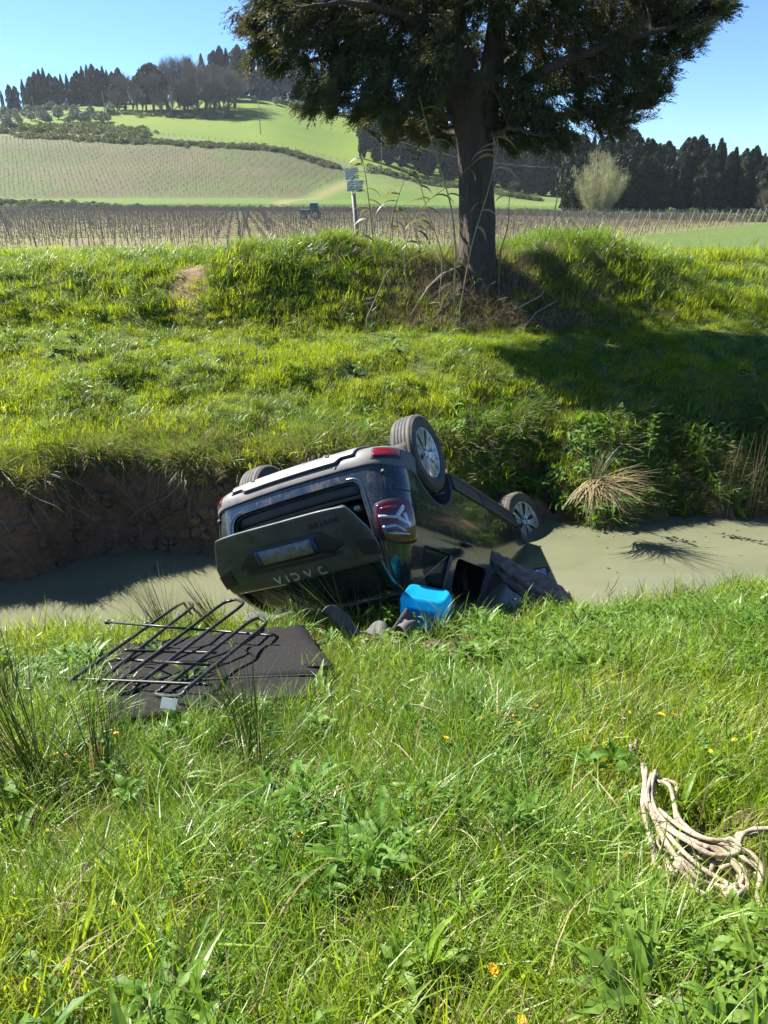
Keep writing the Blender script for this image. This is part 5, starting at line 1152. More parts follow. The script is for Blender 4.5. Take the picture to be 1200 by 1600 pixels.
# curled rubber sheet beside the jerrycan
sheet = []
prof = [(503, 956), (520, 972), (536, 992), (552, 998), (568, 988), (584, 990), (598, 1001), (612, 1004), (624, 1003), (632, 997), (634, 988), (628, 981), (618, 982), (613, 990)]
PR = [at_y(px, py, 4.30 + .12 * math.sin(k * .5)) for k, (px, py) in enumerate(prof)]; back = Vector((.07, .13, -.01))
xs = np.arange(len(PR)); tt = np.linspace(0, len(PR) - 1, 60); Cc = np.stack([crom(xs, [p[j] for p in PR], tt) for j in range(3)], -1)
G = [[Vector(c) + back * v * (1 + .10 * math.sin(i * .35)) + Vector((0, 0, .015 * math.sin(i * .5 + 4 * v))) for v in np.linspace(0, 1, 6)] for i, c in enumerate(Cc)]
rs = thing('rubber_sheet', 'grey rubber sheet curled like a wave in the grass left of the blue jerrycan', 'rubber mat')
solidify(MB().grid(G).build('sheet', M['rubber_mat'], rs, True), .007)
q = [at_y(598, 1002, 4.38), at_y(618, 975, 4.45), at_y(635, 950, 4.56), at_y(652, 968, 4.62), at_y(655, 985, 4.6), at_y(628, 1004, 4.42)]
G = [[q[0].lerp(q[5], v), q[1].lerp(q[4], v), q[2].lerp(q[3], v)] for v in np.linspace(0, 1, 5)]
solidify(MB().grid(G).build('raised_flap', M['rubber_mat'], rs, True), .007)
# pale grey cardboard strip and a broken stake beside it
st = at_y(576, 1012, 4.5); tag(MB().tube([(st.x, 4.5, gz(st.x, 4.5) - .1), (st.x + .005, 4.49, st.z - .04), (st.x - .02, 4.5, st.z + .06)], [.035, .033, .028], 7, fn=lambda i, a: 1 + .2 * math.sin(3*a)).build('broken_stake', M['wood'], None, True), 'short broken wooden stake standing in the grass under the curled rubber sheet', 'stake')
for k, (px0, py0, px1, py1) in enumerate([(380, 968, 470, 955), (455, 958, 505, 950)]):
    a, b = hit(px0, py0, .12), hit(px1, py1, .14); d = (b - a).normalized(); s_ = Vector((-d.y, d.x, 0)) * .05
    G = [[a.lerp(b, t) + s_ * (w_ - .5) * 2 + Vector((0, 0, .02 * math.sin(9*t + k) + .01 * w_)) for w_ in np.linspace(0, 1, 4)] for t in np.linspace(0, 1, 12)]
    tag(solidify(MB().grid(G).build('crumpled_strip', M['rubber_mat'], None, True), .004), ['long grey crumpled strip lying in the grass below the open tailgate', 'short grey crumpled strip between tailgate and curled rubber sheet'][k], 'debris')

# muddy cloth hanging out of the car
M['mudcloth'] = simple('mud_caked_fabric', (0.34, 0.24, 0.185), (0.15, 0.11, 0.09), 0.95, ns=16, bs=1.0, bd=.02, bscale=34, spec=.2)
K = [Vector((.95, 6.18, -3.0)), Vector((1.06, 6.06, -3.07)), Vector((1.24, 5.92, -3.14)), Vector((1.44, 5.80, -3.19)), Vector((1.56, 5.74, -3.24)), Vector((1.66, 5.72, -3.32))]
wd_ = [.07, .13, .155, .17, .16, .06]; hh_ = [.07, .10, .12, .13, .10, .04]
def cpt(t):
    i = min(int(t), len(K) - 2); f = t - i; return K[i].lerp(K[i+1], f), wd_[i]*(1-f) + wd_[i+1]*f, hh_[i]*(1-f) + hh_[i+1]*f
G = []
for i in range(60):
    c, w, h = cpt(i / 59 * 4.999); row = []
    for j in range(40):
        a = 2 * math.pi * j / 40; w1 = float(fbm(np.array([i * .07 + 3]), np.array([a * .4]), 77)[0]); r_ = 1 + .22 * w1 + .13 * math.sin(8*a + 3*w1 + i*.06) + .10 * abs(math.sin(6.5*a - 4*w1 - i*.10)) + .03 * math.sin(23*a + i*.3) + .07 * math.sin(i * .9 + 3*a)
        row.append(c + Vector((.25 * math.cos(a) * w * r_, math.cos(a) * w * r_, math.sin(a) * h * r_ * (.55 if math.sin(a) < 0 else 1))))
    G.append(row)
tag(MB().grid(G, 0, True).build('muddy_cloth', M['mudcloth'], None, True), 'mud-caked brown cloth draped from the car side window onto the bank', 'cloth')

# survey sign on a leaning post
sg_ = thing('small_sign', 'leaning grey post with two small white plates in the tall levee grass', 'sign', (at_y(561, 400, 13.9).x, 13.9, gz(at_y(561, 400, 13.9).x, 13.9)))
base = sg_.location.copy(); top = at_y(549, 264, 13.9) - base; low = at_y(561, 404, 13.9) - base
MB().tube([Vector((0.02, 0, -.3)), low, top], [.036, .036, .036], 12).build('post', M['post'], sg_, True); MB().lathe([(.001, .012), (.036, .01), (.040, -.02)], 12, 'z').build('post_cap', M['black'], sg_, True, top)
M['plate_a'] = simple('worn_white_plate', (.85, .88, .9), (.7, .75, .8), .45, ns=9); M['plate_b'] = simple('dull_white_plate', (.75, .76, .74), (.6, .61, .6), .5, ns=9); M['print_blue'] = simple('faded_blue_print', (.16, .22, .36), (.22, .28, .40), .6); M['print_grey'] = simple('faded_dark_print', (.10, .11, .13), (.16, .17, .18), .6)
for (px, py, w, h, ro, mt, pm, nl) in ((549.5, 271.5, .225, .185, R(-5), 'plate_a', 'print_blue', 5), (554.5, 290.5, .265, .18, R(3), 'plate_b', 'print_grey', 4)):
    c = at_y(px, py, 13.84) - base; pt_ = MB().box((0, 0, 0), (w, .006, h)).build('sign_plate', M[mt], sg_, False, c, (R(-6), ro, R(4)))
    for k in range(nl):
        zz = h/2 - (k + .9) * h / (nl + .8); segs = random.randint(3, 5); x = -w * .42
        ln_ = MB()
        for q_ in range(segs): wl_ = random.uniform(.1, .24) * w; ln_.box((x + wl_/2, -.0045, zz), (wl_, .002, h * .055)); x += wl_ + .03 * w
        ln_.build('print_line', M[pm], pt_)

# giant cane stalks round the trunk
M['cane'] = simple('dry_cane_stem', (.30, .25, .13), (.20, .19, .09), .6, ns=12)
M['cane_leaf'] = leaf('cane_leaf', (.08, .10, .055), (.14, .17, .09), (.20, .19, .10), trans=.35, rough=.5)
def cane(pts, lab, nl, r0=.012, leaf_l=(.25, .45), dark=False, y=12.0, dry=False):
    P = [at_y(px, py, yy) for px, py, yy in pts]; b = Vector((P[0].x, P[0].y, gz(P[0].x, P[0].y))); t = thing('cane_stalk', lab, 'reed', b)
    xs = np.arange(len(P)); tt = np.linspace(0, len(P) - 1, 26); C = np.stack([crom(xs, [p[j] for p in P], tt) for j in range(3)], -1); C = [Vector(c) - b for c in C]
    rr = [r0 * (1 - .75 * k / 25) * (1.25 if k % 4 == 0 else 1) for k in range(26)]; MB().tube([Vector((C[0].x, C[0].y, -.2))] + C, [r0] + rr, 7).build('stem', M['twig'] if dark else M['cane'], t, True)
    rl = random.Random(len(lab) * 7 + nl)
    for k in range(nl):
        i = int(8 + 17 * (k + rl.random() * .5) / nl); i = min(i, 25); a = rl.choice((0, math.pi)) + rl.gauss(0, .7); d = Vector((math.cos(a), math.sin(a) * .6, rl.uniform(.2, .9))).normalized(); l = rl.uniform(*leaf_l); p = C[i].copy(); s_ = Vector((-d.y, d.x, 0)).normalized(); s_ = (s_ + Vector((0, 0, rl.gauss(0, .6)))).normalized(); G = []
        for j in range(7):
            w = .022 * math.sin(math.pi * min(.12 + .88 * j / 6, 1)) + .001; G.append([p - s_*w, p + Vector((0, 0, -.2*w)), p + s_*w]); d = (d + Vector((0, 0, -.30))).normalized(); p = p + d * l / 6
        MB().grid(G).build('leaf', M['straw'] if dry else M['cane_leaf'], t)
cane([(586, 400, 13.2), (578, 330, 13.2), (572, 280, 13.2), (565, 240, 13.2)], 'green leafy cane standing just right of the small sign', 14, .013)
cane([(712, 392, 11.6), (706, 330, 11.6), (690, 270, 11.5), (672, 215, 11.4), (655, 150, 11.3)], 'tall bare cane leaning left in front of the trunk', 5, .013)
cane([(719, 480, 11.5), (738, 380, 11.4), (762, 300, 11.4), (775, 240, 11.4), (768, 205, 11.4)], 'arching pale cane crossing the front of the trunk with a feathery tip', 9, .009, dry=True)
cane([(782, 392, 12.0), (794, 350, 12.0), (796, 310, 12.0), (805, 255, 12.0)], 'thin dark curved stalk rising right of the trunk', 2, .010, dark=True)
cane([(640, 470, 12.1), (632, 400, 12.1), (655, 330, 12.1), (700, 290, 12.0), (745, 250, 11.9)], 'cane bending right towards the trunk at mid height', 8, .009)
cane([(607, 420, 12.9), (612, 350, 12.9), (625, 300, 12.9), (640, 262, 12.9)], 'short leafy cane left of the trunk with drooping grey leaves', 11, .010)
cane([(652, 450, 12.6), (658, 400, 12.6), (650, 352, 12.6), (658, 320, 12.6)], 'low cane with dense drooping leaves near the trunk base', 13, .009)
cane([(570, 440, 12.8), (566, 380, 12.8), (575, 330, 12.8)], 'low cane with pale dry leaves below the small sign', 7, .008, dry=True)
cane([(686, 470, 12.0), (690, 400, 12.0), (668, 330, 12.0), (648, 262, 12.0), (620, 210, 12.0)], 'slender cane leaning far left beside the trunk', 6, .009)
cane([(573, 497, 11.3), (592, 455, 11.3), (602, 430, 11.35), (612, 418, 11.4)], 'pale bare stick leaning on the grassy scarp left of the trunk', 0, .009)
def stick(name, pts, r, lab): P = [hit(px, py, h) for px, py, h in pts]; tag(MB().tube(P, list(np.linspace(r, r*.5, len(P))), 7).build(name, M['twig_pale'], None, True), lab, 'dead branch', 'dead branches on the scarp under the big tree')
stick('dead_branch', [(790, 490, .1), (815, 478, .15), (845, 462, .2), (850, 455, .25)], .014, 'pale dead branch lying on the scarp right of the trunk')
stick('dead_branch', [(640, 495, .05), (668, 450, .2), (690, 428, .3), (720, 415, .4)], .012, 'thin dead branch slanting up to the left side of the trunk')
stick('dead_branch', [(820, 510, .05), (838, 488, .12), (870, 470, .2)], .010, 'small forked dead branch at the right foot of the scarp')
# ---------------------------------------------------------------- grass and herbs
def inpoly(x, y, poly):
    c = np.zeros(len(x), bool); n = len(poly)
    for i in range(n):
        (x0, y0), (x1, y1) = poly[i], poly[(i+1) % n]; k = ((y0 > y) != (y1 > y)) & (x < (x1 - x0) * (y - y0) / (y1 - y0 + 1e-12) + x0); c ^= k
    return c
BOARD = [(A.x, A.y), (B_.x, B_.y), (C_.x + .06, C_.y), (E2.x, E2.y - .06), (E1.x, E1.y - .12), (D__.x, D__.y)]
ROPE = [(p.x, p.y) for p in (hit(*q) for q in ((985, 1180), (1035, 1180), (1100, 1290), (1230, 1280), (1240, 1420), (1190, 1450), (1080, 1425), (1010, 1380), (995, 1280)))]
def sample(n, y0, y1, m=1.4, k=.53):
    y = rng.uniform(y0, y1, n * 2); x = rng.uniform(-1, 1, n * 2) * (k * y1 + m); ok = np.abs(x) < k * y + m; return x[ok][:n], y[ok][:n]
def cover(name, protos, x, y, scl, label, cat, rot=None, weights=None, sink=0.02):
    z = ground(x, y) - sink; n = len(x); idx = rng.choice(len(protos), n, p=weights)
    return tag(scatter(name, protos, np.c_[x, y, z], yaw_rot(n, .18) if rot is None else rot, scl, idx), label, cat, None, 'stuff')
MG = [M['blade'], M['straw']]
fine = [blade_clump('fine_tuft', 190, (.06, .20), (.003, .0062), .19, (.3, 1.5), MG, 3, .38, 400 + k, dry=.10) for k in range(4)]
long_ = [blade_clump('long_tuft', 60, (.16, .34), (.004, .0085), .11, (.4, 1.9), [M['blade_wide'], M['straw']], 5, .34, 410 + k, dry=.06) for k in range(4)]
flat = [blade_clump('flattened_tuft', 60, (.12, .30), (.0035, .007), .09, (.5, 1.2), [M['blade_wide'], M['straw']], 4, 1.0, 420 + k, dry=.12) for k in range(2)]
thatch = [blade_clump('thatch', 90, (.06, .20), (.002, .0045), .20, (.0, .8), [M['straw']], 3, 1.25, 430 + k) for k in range(2)]
herb = [leafy('small_herb', 13, (.035, .07), (.018, .032), M['leaf_green'], 440, 0, (.5, 1.4), .15), leafy('small_herb', 9, (.06, .11), (.022, .040), M['leaf_green'], 441, 0, (.4, 1.2), .13),
        leafy('jagged_rosette', 12, (.10, .20), (.035, .055), M['leaf_green'], 442, 1, (.5, 1.2), .08), leafy('tiny_herb', 24, (.015, .03), (.010, .018), M['leaf_green'], 443, 0, (.3, 1.3), .17), leafy('strap_rosette', 7, (.14, .24), (.022, .034), M['blade_wide'], 444, 0, (.3, .9), .05)]
def free(x, y):
    ok = ~inpoly(x, y, BOARD) | (rng.uniform(0, 1, len(x)) < .03)
    ok &= ~((x > -1.05) & (x < 1.75) & (y > np.interp(x, [-1.05, 0, .5, 1.0, 1.75], [5.05, 4.98, 5.05, 5.45, 5.75])))
    ok &= ~((x > -.62) & (x < .62) & (y > 3.85) & (y < 4.95) & (rng.uniform(0, 1, len(x)) < .93))
    ok &= ~(inpoly(x, y, ROPE) & (rng.uniform(0, 1, len(x)) < .975))
    ok &= ~((np.abs(x - can.location.x) < .19) & (np.abs(y - 4.95) < .17))
    return ok & (y < y_near(x) + .12)
# near bank
x, y = sample(3900, .55, 5.9); pat = fbm(x * .9 + 4, y * .9, 71); pat2 = fbm(x * 3, y * 3, 73)
hollow = np.exp(-(((x - .12) / .28) ** 2 + ((y - 1.62) / .2) ** 2)) + np.exp(-(((x + .35) / .2) ** 2 + ((y - 1.33) / .14) ** 2)) + .8 * np.exp(-(((x + 1.0) / .3) ** 2 + ((y - 1.6) / .15) ** 2))
ok = free(x, y) & (rng.uniform(0, 1, len(x)) < np.clip(.82 + pat2 * 2.0 - hollow * .85 - 1.1 * np.clip(fbm(x * 1.0 + 20, y * 1.0 + 4, 77), 0, 1), .08, 1)); x, y, pat = x[ok], y[ok], pat[ok]
cover('near_bank_grass', fine, x, y, rng.uniform(.75, 1.35, len(x)) * (1 + .6 * pat), 'sunlit bright green grass covering the near bank', 'grass')
x, y = sample(4600, .55, 5.9); pat = fbm(x * 1.3, y * 1.3, 75); ok = free(x, y) & (rng.uniform(0, 1, len(x)) < np.clip(.5 + 2.4 * pat - 1.5 * np.clip(fbm(x * 1.0 + 20, y * 1.0 + 4, 77), 0, 1), .04, 1)); x, y = x[ok], y[ok]
cover('long_grass', long_, x, y, rng.uniform(.6, 1.25, len(x)), 'longer arching grass tufts on the near bank', 'grass')
x, y = sample(1300, .55, 5.6); pat = fbm(x * 1.1 + 9, y * 1.1, 76); ok = free(x, y) & (pat > -.05); x, y = x[ok], y[ok]
cover('flattened_grass', flat, x, y, rng.uniform(.7, 1.3, len(x)), 'trodden and flattened grass on the near bank', 'grass', rot=np.stack([rng.normal(.3, .3, len(x)), rng.normal(.2, .3, len(x)), rng.uniform(0, 6.28, len(x))], -1))
x, y = sample(1100, .55, 5.6); ok = free(x, y); x, y = x[ok], y[ok]
cover('dry_thatch', thatch, x, y, rng.uniform(.6, 1.1, len(x)), 'dry straw litter between the grass of the near bank', 'dry grass', sink=.0)
x, y = sample(10500, .55, 5.4); pat = fbm(x * 1.0 + 20, y * 1.0 + 4, 77); ok = free(x, y) & (rng.uniform(0, 1, len(x)) < np.clip(.40 + 2.2 * pat + .35 * (x < .1) * (y < 2.3) + .3 * (x > .5) * (y < 1.7), .05, 1)); x, y = x[ok], y[ok]
cover('low_herbs', herb, x, y, rng.uniform(.5, 1.0, len(x)), 'low broad-leaved herbs growing through the near grass', 'weeds', weights=[.26, .22, .2, .2, .12], sink=-.06)
# far bank, terrace
bankg = [blade_clump('bank_tuft', 120, (.06, .17), (.006, .011), .26, (.2, 1.3), [M['bank_blade'], M['straw']], 3, .45, 500 + k, dry=.10) for k in range(4)]
x, y = sample(5600, 7.4, 12.6, 1.6); r_ = bank_right(x); pat = fbm(x * .8, y * 1.0, 81)
ok = (y > y_far(x) + .34) & (rng.uniform(0, 1, len(x)) < np.clip(.95 + pat, .3, 1)); x, y, pat = x[ok], y[ok], pat[ok]
cover('terrace_grass', bankg, x, y, rng.uniform(.5, 1.15, len(x)) * (1 + .5 * pat) * np.interp(y, [8, 9.5, 10.5], [.95, .75, .7]), 'short yellow-green grass on the sunlit far bank terrace', 'grass')
x, y = sample(1700, 7.6, 12.0, 1.6); pat = fbm(x * 1.5, y * 1.8, 83); ok = (y > y_far(x) + .3) & (rng.uniform(0, 1, len(x)) < np.clip(.12 + 2 * pat + .6 * (y < 9.2), .04, 1)); x, y = x[ok], y[ok]
bl = [blade_clump('coarse_tuft', 60, (.16, .32), (.007, .013), .15, (.6, 2.0), [M['levee_blade'], M['straw']], 4, .5, 510 + k, dry=.14) for k in range(3)]
cover('coarse_tufts', bl, x, y, rng.uniform(.5, 1.0, len(x)), 'coarse drooping grass tufts on the slope of the far bank', 'grass')
x, y = sample(500, 7.6, 12.0, 1.6); ok = (y > y_far(x) + .3) & (fbm(x * 1.2 + 6, y * 1.4, 85) > .0); x, y = x[ok], y[ok]
cover('bank_herbs', herb[:4], x, y, rng.uniform(.6, 1.2, len(x)), 'broad-leaved weeds on the far bank', 'weeds', sink=-.02)
# overgrown stream face on the right, hanging lip grass on the left
n = 5200; x = rng.uniform(-5.8, 6.6, n); t = rng.uniform(0, 1, n); right = bank_right(x); ok = rng.uniform(0, 1, n) < .10 + .9 * right; x, t = x[ok], t[ok]; y = y_far(x) + .08 + .95 * t; _k = ~((x > .9) & (x < 2.15) & (y < 8.95)); x, y, t = x[_k], y[_k], t[_k]
hang = [blade_clump('hanging_tuft', 30, (.14, .40), (.005, .010), .09, (.3, 1.2), [M['levee_blade'], M['straw']], 4, .5, 520 + k, dry=d) for k, d in enumerate((.12, .3, .65))]
cover('stream_face_grass', hang, x, y, rng.uniform(.5, 1.05, len(x)), 'overgrown grass and dry stalks hanging down the shaded face of the far bank', 'grass', rot=np.stack([rng.normal(.9, .45, len(x)), rng.normal(0, .35, len(x)), rng.normal(0, .5, len(x))], -1), weights=[.5, .35, .15])
n = 2300; x = rng.uniform(-5.8, 1.4, n); y = y_far(x) + rng.uniform(.26, .75, n)
cover('lip_grass', hang, x, y, rng.uniform(.45, 1.0, n), 'dry and green grass hanging over the eroded lip of the far bank', 'dry grass', rot=np.stack([rng.normal(1.25, .4, n), rng.normal(0, .4, n), rng.normal(0, .45, n)], -1), weights=[.3, .35, .35])
n = 620; x = rng.uniform(.2, 6.0, n); y = y_far(x) + rng.uniform(.1, .9, n)
cover('face_herbs', herb[:4], x, y, rng.uniform(.8, 1.5, n), 'small leafy weeds clinging to the shaded face of the far bank', 'weeds', rot=np.stack([rng.normal(.7, .3, n), rng.normal(0, .3, n), rng.uniform(0, 6.28, n)], -1), sink=-.05)
# tangled roots and stems on the bare face
rt = MB()
for k in range(230):
    x0 = random.uniform(-5.2, .6); y0 = float(y_far(x0)) + random.uniform(.22, .4); p = Vector((x0, y0, gz(x0, y0) + .03)); Q = [p.copy()]; dx = random.gauss(0, .06)
    for j in range(5): p = p + Vector((dx + random.gauss(0, .04), -random.uniform(.01, .05), -random.uniform(.05, .13))); Q.append(p.copy())
    rt.tube(Q, [.005, .004, .004, .003, .002, .001], 3, cap=False)
tag(rt.build('hanging_roots', M['straw']), 'thin dry roots hanging over the bare earth face of the far bank', 'roots', None, 'stuff')
# clods on the cut face
cl = []
for k in range(3):
    r_ = np.random.default_rng(600 + k); bm = bmesh.new(); bmesh.ops.create_icosphere(bm, subdivisions=2, radius=1)
    for v in bm.verts: v.co *= 1 + .28 * (r_.uniform() - .5) * 2; v.co.z *= .7
    me = bpy.data.meshes.new('earth_clod'); bm.to_mesh(me); bm.free(); cl.append(me)
M['earth'] = simple('brown_earth', (.17, .11, .07), (.09, .06, .04), .95, ns=3, bs=.9, bd=.02, bscale=9, which='World')
for me in cl: me.materials.append(M['earth'])
n = 900; x = rng.uniform(-6, 1.5, n); y = y_far(x) + rng.uniform(-.12, .30, n)
cover('earth_clods', [proto(m_) for m_ in cl], x, y, rng.uniform(.015, .075, n), 'crumbling earth clods on the bare cut face of the far bank', 'earth', rot=rng.uniform(0, 6, (n, 3)))
# levee: tall glossy drooping grass
lev = [blade_clump('levee_tuft', 95, (.25, .52), (.009, .017), .24, (.7, 2.3), [M['levee_blade'], M['straw']], 5, .38, 530 + k, dry=.05) for k in range(4)]
x, y = sample(3400, 12.0, 16.8, 1.8); pat = fbm(x * .7, y * .9, 91); big_ = np.exp(-(((x + 1.0) / 1.5) ** 2 + ((y - 13.2) / 1.2) ** 2)) + np.exp(-(((x - 3.2) / 1.5) ** 2 + ((y - 13.3) / 1.2) ** 2))
bare_scarp = (np.abs(x - 1.35) < .95) & (y < 12.75); path = (np.abs(x + 3.05) < .28) & (y < 13.2); right_ = sstep(4.2, 5.2, x)
ok = ~bare_scarp & ~path & (rng.uniform(0, 1, len(x)) < np.clip(.8 + pat - .45 * right_ + big_, .1, 1)); x, y, pat, big_, right_ = x[ok], y[ok], pat[ok], big_[ok], right_[ok]
cover('levee_grass', lev, x, y, rng.uniform(.45, .95, len(x)) * (1 + .5 * pat) * (.72 + .45 * np.clip(big_, 0, 1)) * (1 - .35 * right_), 'tall glossy grass drooping along the top of the levee', 'grass')
x, y = sample(1600, 12.0, 19.0, 1.8); ok = rng.uniform(0, 1, len(x)) < .8; x, y = x[ok], y[ok]
cover('levee_short_grass', bankg, x, y, rng.uniform(.9, 1.7, len(x)), 'shorter grass on the crest of the levee', 'grass')
x, y = sample(11000, 19.0, 58.0, 3, .55); ok = (x > 6 + (y - 50) * .4) | (y < 30); x, y = x[ok], y[ok]
gfar = [blade_clump('field_tuft', 24, (.14, .40), (.025, .045), .40, (.3, 1.2), [M['levee_blade'], M['straw']], 2, .6, 540 + k, dry=.3) for k in range(2)]
cover('field_edge_grass', gfar, x, y, rng.uniform(.6, 1.6, len(x)), 'rough grass on the field edge right of the vineyard', 'grass')
n = 1300; x = TX + rng.normal(.1, 1.15, n); y = 12.0 + rng.uniform(-.45, 1.0, n); dd = [blade_clump('dead_brush', 22, (.15, .5), (.004, .009), .14, (.2, 1.4), [M['straw'], M['twig_brown']], 4, .7, 550 + k, dry=.45) for k in range(2)]
cover('dead_brush', dd, x, y, rng.uniform(.4, 1.0, n), 'tangled dead stalks and roots round the foot of the big tree', 'dry grass', rot=np.stack([rng.normal(.5, .6, n), rng.normal(0, .5, n), rng.uniform(0, 6.28, n)], -1))
x = rng.normal(3.2, 1.2, 220); y = np.clip(rng.normal(9.0, .5, 220), 8.7, 10.4); cover('dry_patch', dd, x, y, rng.uniform(.4, .9, 220), 'bleached dry grass bending over the edge of the far bank', 'dry grass', rot=np.stack([rng.normal(1.0, .4, 220), rng.normal(0, .4, 220), rng.normal(0, .6, 220)], -1))

# rush clumps: countable spiky plants
def rush_mesh(n, ln, bend, lean, mt, seed, w=.006): return blade_clump('rush', n, ln, (w*.8, w*1.3), .06, bend, mt, 4, lean, seed, dry=.15).data
rm = [rush_mesh(95, (.45, .95), (.0, .35), .42, [M['rush'], M['straw']], 700), rush_mesh(80, (.40, .8), (.0, .4), .5, [M['rush'], M['straw']], 701)]
for k, (px, py, s_, tilt, lab) in enumerate([(262, 962, .9, -.3, 'dark spiky rush clump at the water edge left of the tailgate'), (345, 955, .9, -.5, 'dark rush clump behind the black tube rack'), (560, 968, 1.0, -.75, 'dark rush clump leaning across the open tailgate'), (500, 972, .8, -.6, 'smaller rush clump in front of the tailgate lettering'),
        (600, 958, .7, -.2, 'short rush tuft left of the blue jerrycan'), (1120, 925, .7, -.9, 'blue-green rush clump at the water edge on the right'), (60, 1225, 1.0, -.15, 'large dark rush clump at the left edge in front of the board'), (165, 1245, .95, .05, 'dark rush clump below the charcoal board, second from the left edge'),
        (400, 1215, .8, .0, 'dark rush clump in the grass below the board corner'), (20, 1130, .8, .1, 'dark rush clump cut by the left edge of the photo beside the rack'), (380, 1130, .6, -.3, 'thin rush tuft standing before the board')]):
    p = hit(px, py)
    if py < 1000: yy = float(y_near(at_y(px, py, 5.2).x)) - (.28 if py > 965 else .10); p = at_y(px, py, yy); p.z = gz(p.x, yy)
    tag(obj('rush_clump', rm[k % 2], None, (p.x, p.y, p.z - .02), (random.gauss(0, .06), tilt, random.uniform(0, 6.28) * 0)), lab, 'rush'); bpy.context.view_layer.objects  # each its own clump
    COL.objects[-1].scale = (s_, s_, s_)
pend = thing('pendulous_sedge', 'large straw-coloured sedge clump drooping over the water right of the car', 'sedge', (2.35, 8.02, -2.98))
obj('green_stems', blade_clump('green_stems', 90, (.3, .60), (.004, .006), .09, (.1, .8), [M['rush'], M['straw']], 4, .42, 710, dry=.25).data, pend)
def droop(n, seed, az0, az1, ln, start, bend):
    r = np.random.default_rng(seed); V = []; F = []
    for _ in range(n):
        a = R(r.uniform(az0, az1)); d = np.array([math.cos(a), math.sin(a), 0]); side = np.array([-d[1], d[0], 0]); l = r.uniform(*ln); w = r.uniform(.006, .012); p = np.array([r.normal(0, .06), r.normal(0, .04), r.normal(0, .04)]); th = r.uniform(*start); bd = r.uniform(*bend); b = len(V)
        for k in range(8):
            t = k / 7; wk = w * (1 - t ** 2) + .0012; V += [tuple(p - side * wk / 2), tuple(p + side * wk / 2)]; ang = th + bd * t; p = p + (d * math.sin(ang) + np.array([0, 0, math.cos(ang)])) * l / 7
        F += [(b + 2*k, b + 2*k + 1, b + 2*k + 3, b + 2*k + 2) for k in range(7)]
    return mesh('dry_leaves', V, F, M['straw'])
obj('dry_leaves', droop(80, 711, -150, -35, (.35, .62), (1.1, 1.7), (.8, 1.3)), pend); obj('dry_leaves', droop(55, 713, -70, 10, (.45, .8), (.9, 1.5), (.2, .8)), pend)

# yellow flowers
M['petal'] = simple('yellow_petal', (.85, .50, .01), (.85, .36, .01), .6, ns=60); M['stalk'] = simple('flower_stalk', (.08, .14, .03), (.05, .10, .02), .6)
pm = MB()
for ring_, (n_, rad_, zz, L0) in enumerate(((15, .0145, .002, 0), (10, .009, .004, .15))):
    for k in range(n_):
        a = 2*math.pi*k/n_ + L0; c, s_ = math.cos(a), math.sin(a); w = .0026; r0 = .003; pm.add([(r0*c - w*s_*.5, r0*s_ + w*c*.5, zz), (r0*c + w*s_*.5, r0*s_ - w*c*.5, zz), (rad_*c + w*s_, rad_*s_ - w*c, zz + .003), (rad_*1.1*c, rad_*1.1*s_, zz + .002), (rad_*c - w*s_, rad_*s_ + w*c, zz + .003)], [(0, 1, 2, 3, 4)])
petal_me = mesh('flower_head', pm.V, pm.F, M['petal']); ct = MB().lathe([(.001, .007), (.004, .006), (.006, .002), (.004, -.003), (.001, -.006)], 10, 'z'); ct_me = mesh('flower_centre', ct.V, ct.F, M['petal'])
st_ = MB().tube([(0, 0, -.20), (.004, 0, -.1), (0, 0, 0)], .0014, 5); st_me = mesh('stem', st_.V, st_.F, M['stalk'])
FL = [(775,1115,'above the middle of the near grass'),(787,1119,''),(800,1121,''),(810,1131,''),(697,1153,''),(735,1108,''),(752,1123,''),(838,1103,''),(948,1107,''),(975,1111,''),(983,1113,''),(1033,1117,''),(1052,1117,''),(1148,1157,''),(1110,1174,''),(1018,1354,''),(976,1338,''),(770,1517,''),(815,1594,''),(469,1304,''),(181,1146,''),(88,1178,''),(103,1180,''),(118,1191,''),(61,1263,''),(76,1297,'')]
FLAB = {697: 'small yellow flower standing alone left of the middle flower cluster', 735: 'yellow flower at the left of the middle flower cluster', 838: 'yellow flower just right of the middle flower cluster', 948: 'yellow flower left of the orange pair above the rope', 975: 'left one of the orange pair of flowers above the rope', 983: 'right one of the orange pair of flowers above the rope', 1033: 'left one of the two large yellow flowers above the rope', 1052: 'right one of the two large yellow flowers above the rope', 1148: 'single yellow flower near the right edge above the rope', 1110: 'half-hidden yellow flower above the rope near a brown patch', 1018: 'yellow flower touching the left side of the rope heap', 976: 'pale yellow flower among leaves left of the rope heap', 770: 'large yellow flower near the bottom of the photo', 815: 'yellow flower cut by the bottom edge of the photo', 469: 'single yellow flower in the middle of the left foreground', 181: 'yellow flower below the left corner of the board', 88: 'left of three small yellow flowers among the left rushes', 103: 'middle of three small yellow flowers among the left rushes', 118: 'right of three small yellow flowers among the left rushes', 61: 'upper of two yellow flowers near the left edge', 76: 'lower of two yellow flowers near the left edge'}
for px, py, _ in FL:
    p = hit(px, py, .13); big_f = px in (1033, 1052, 770); s_ = 1.1 if big_f else random.uniform(.55, .85)
    f = thing('yellow_flower', FLAB.get(px, 'small yellow flower in the middle cluster on the near bank'), 'flower', tuple(p), (random.gauss(.25, .2), random.gauss(0, .25), random.uniform(0, 6)), 'yellow flowers in the near grass'); f.scale = (s_, s_, s_)
    obj('petals', petal_me, f); obj('flower_centre', ct_me, f); obj('stem', st_me, f)
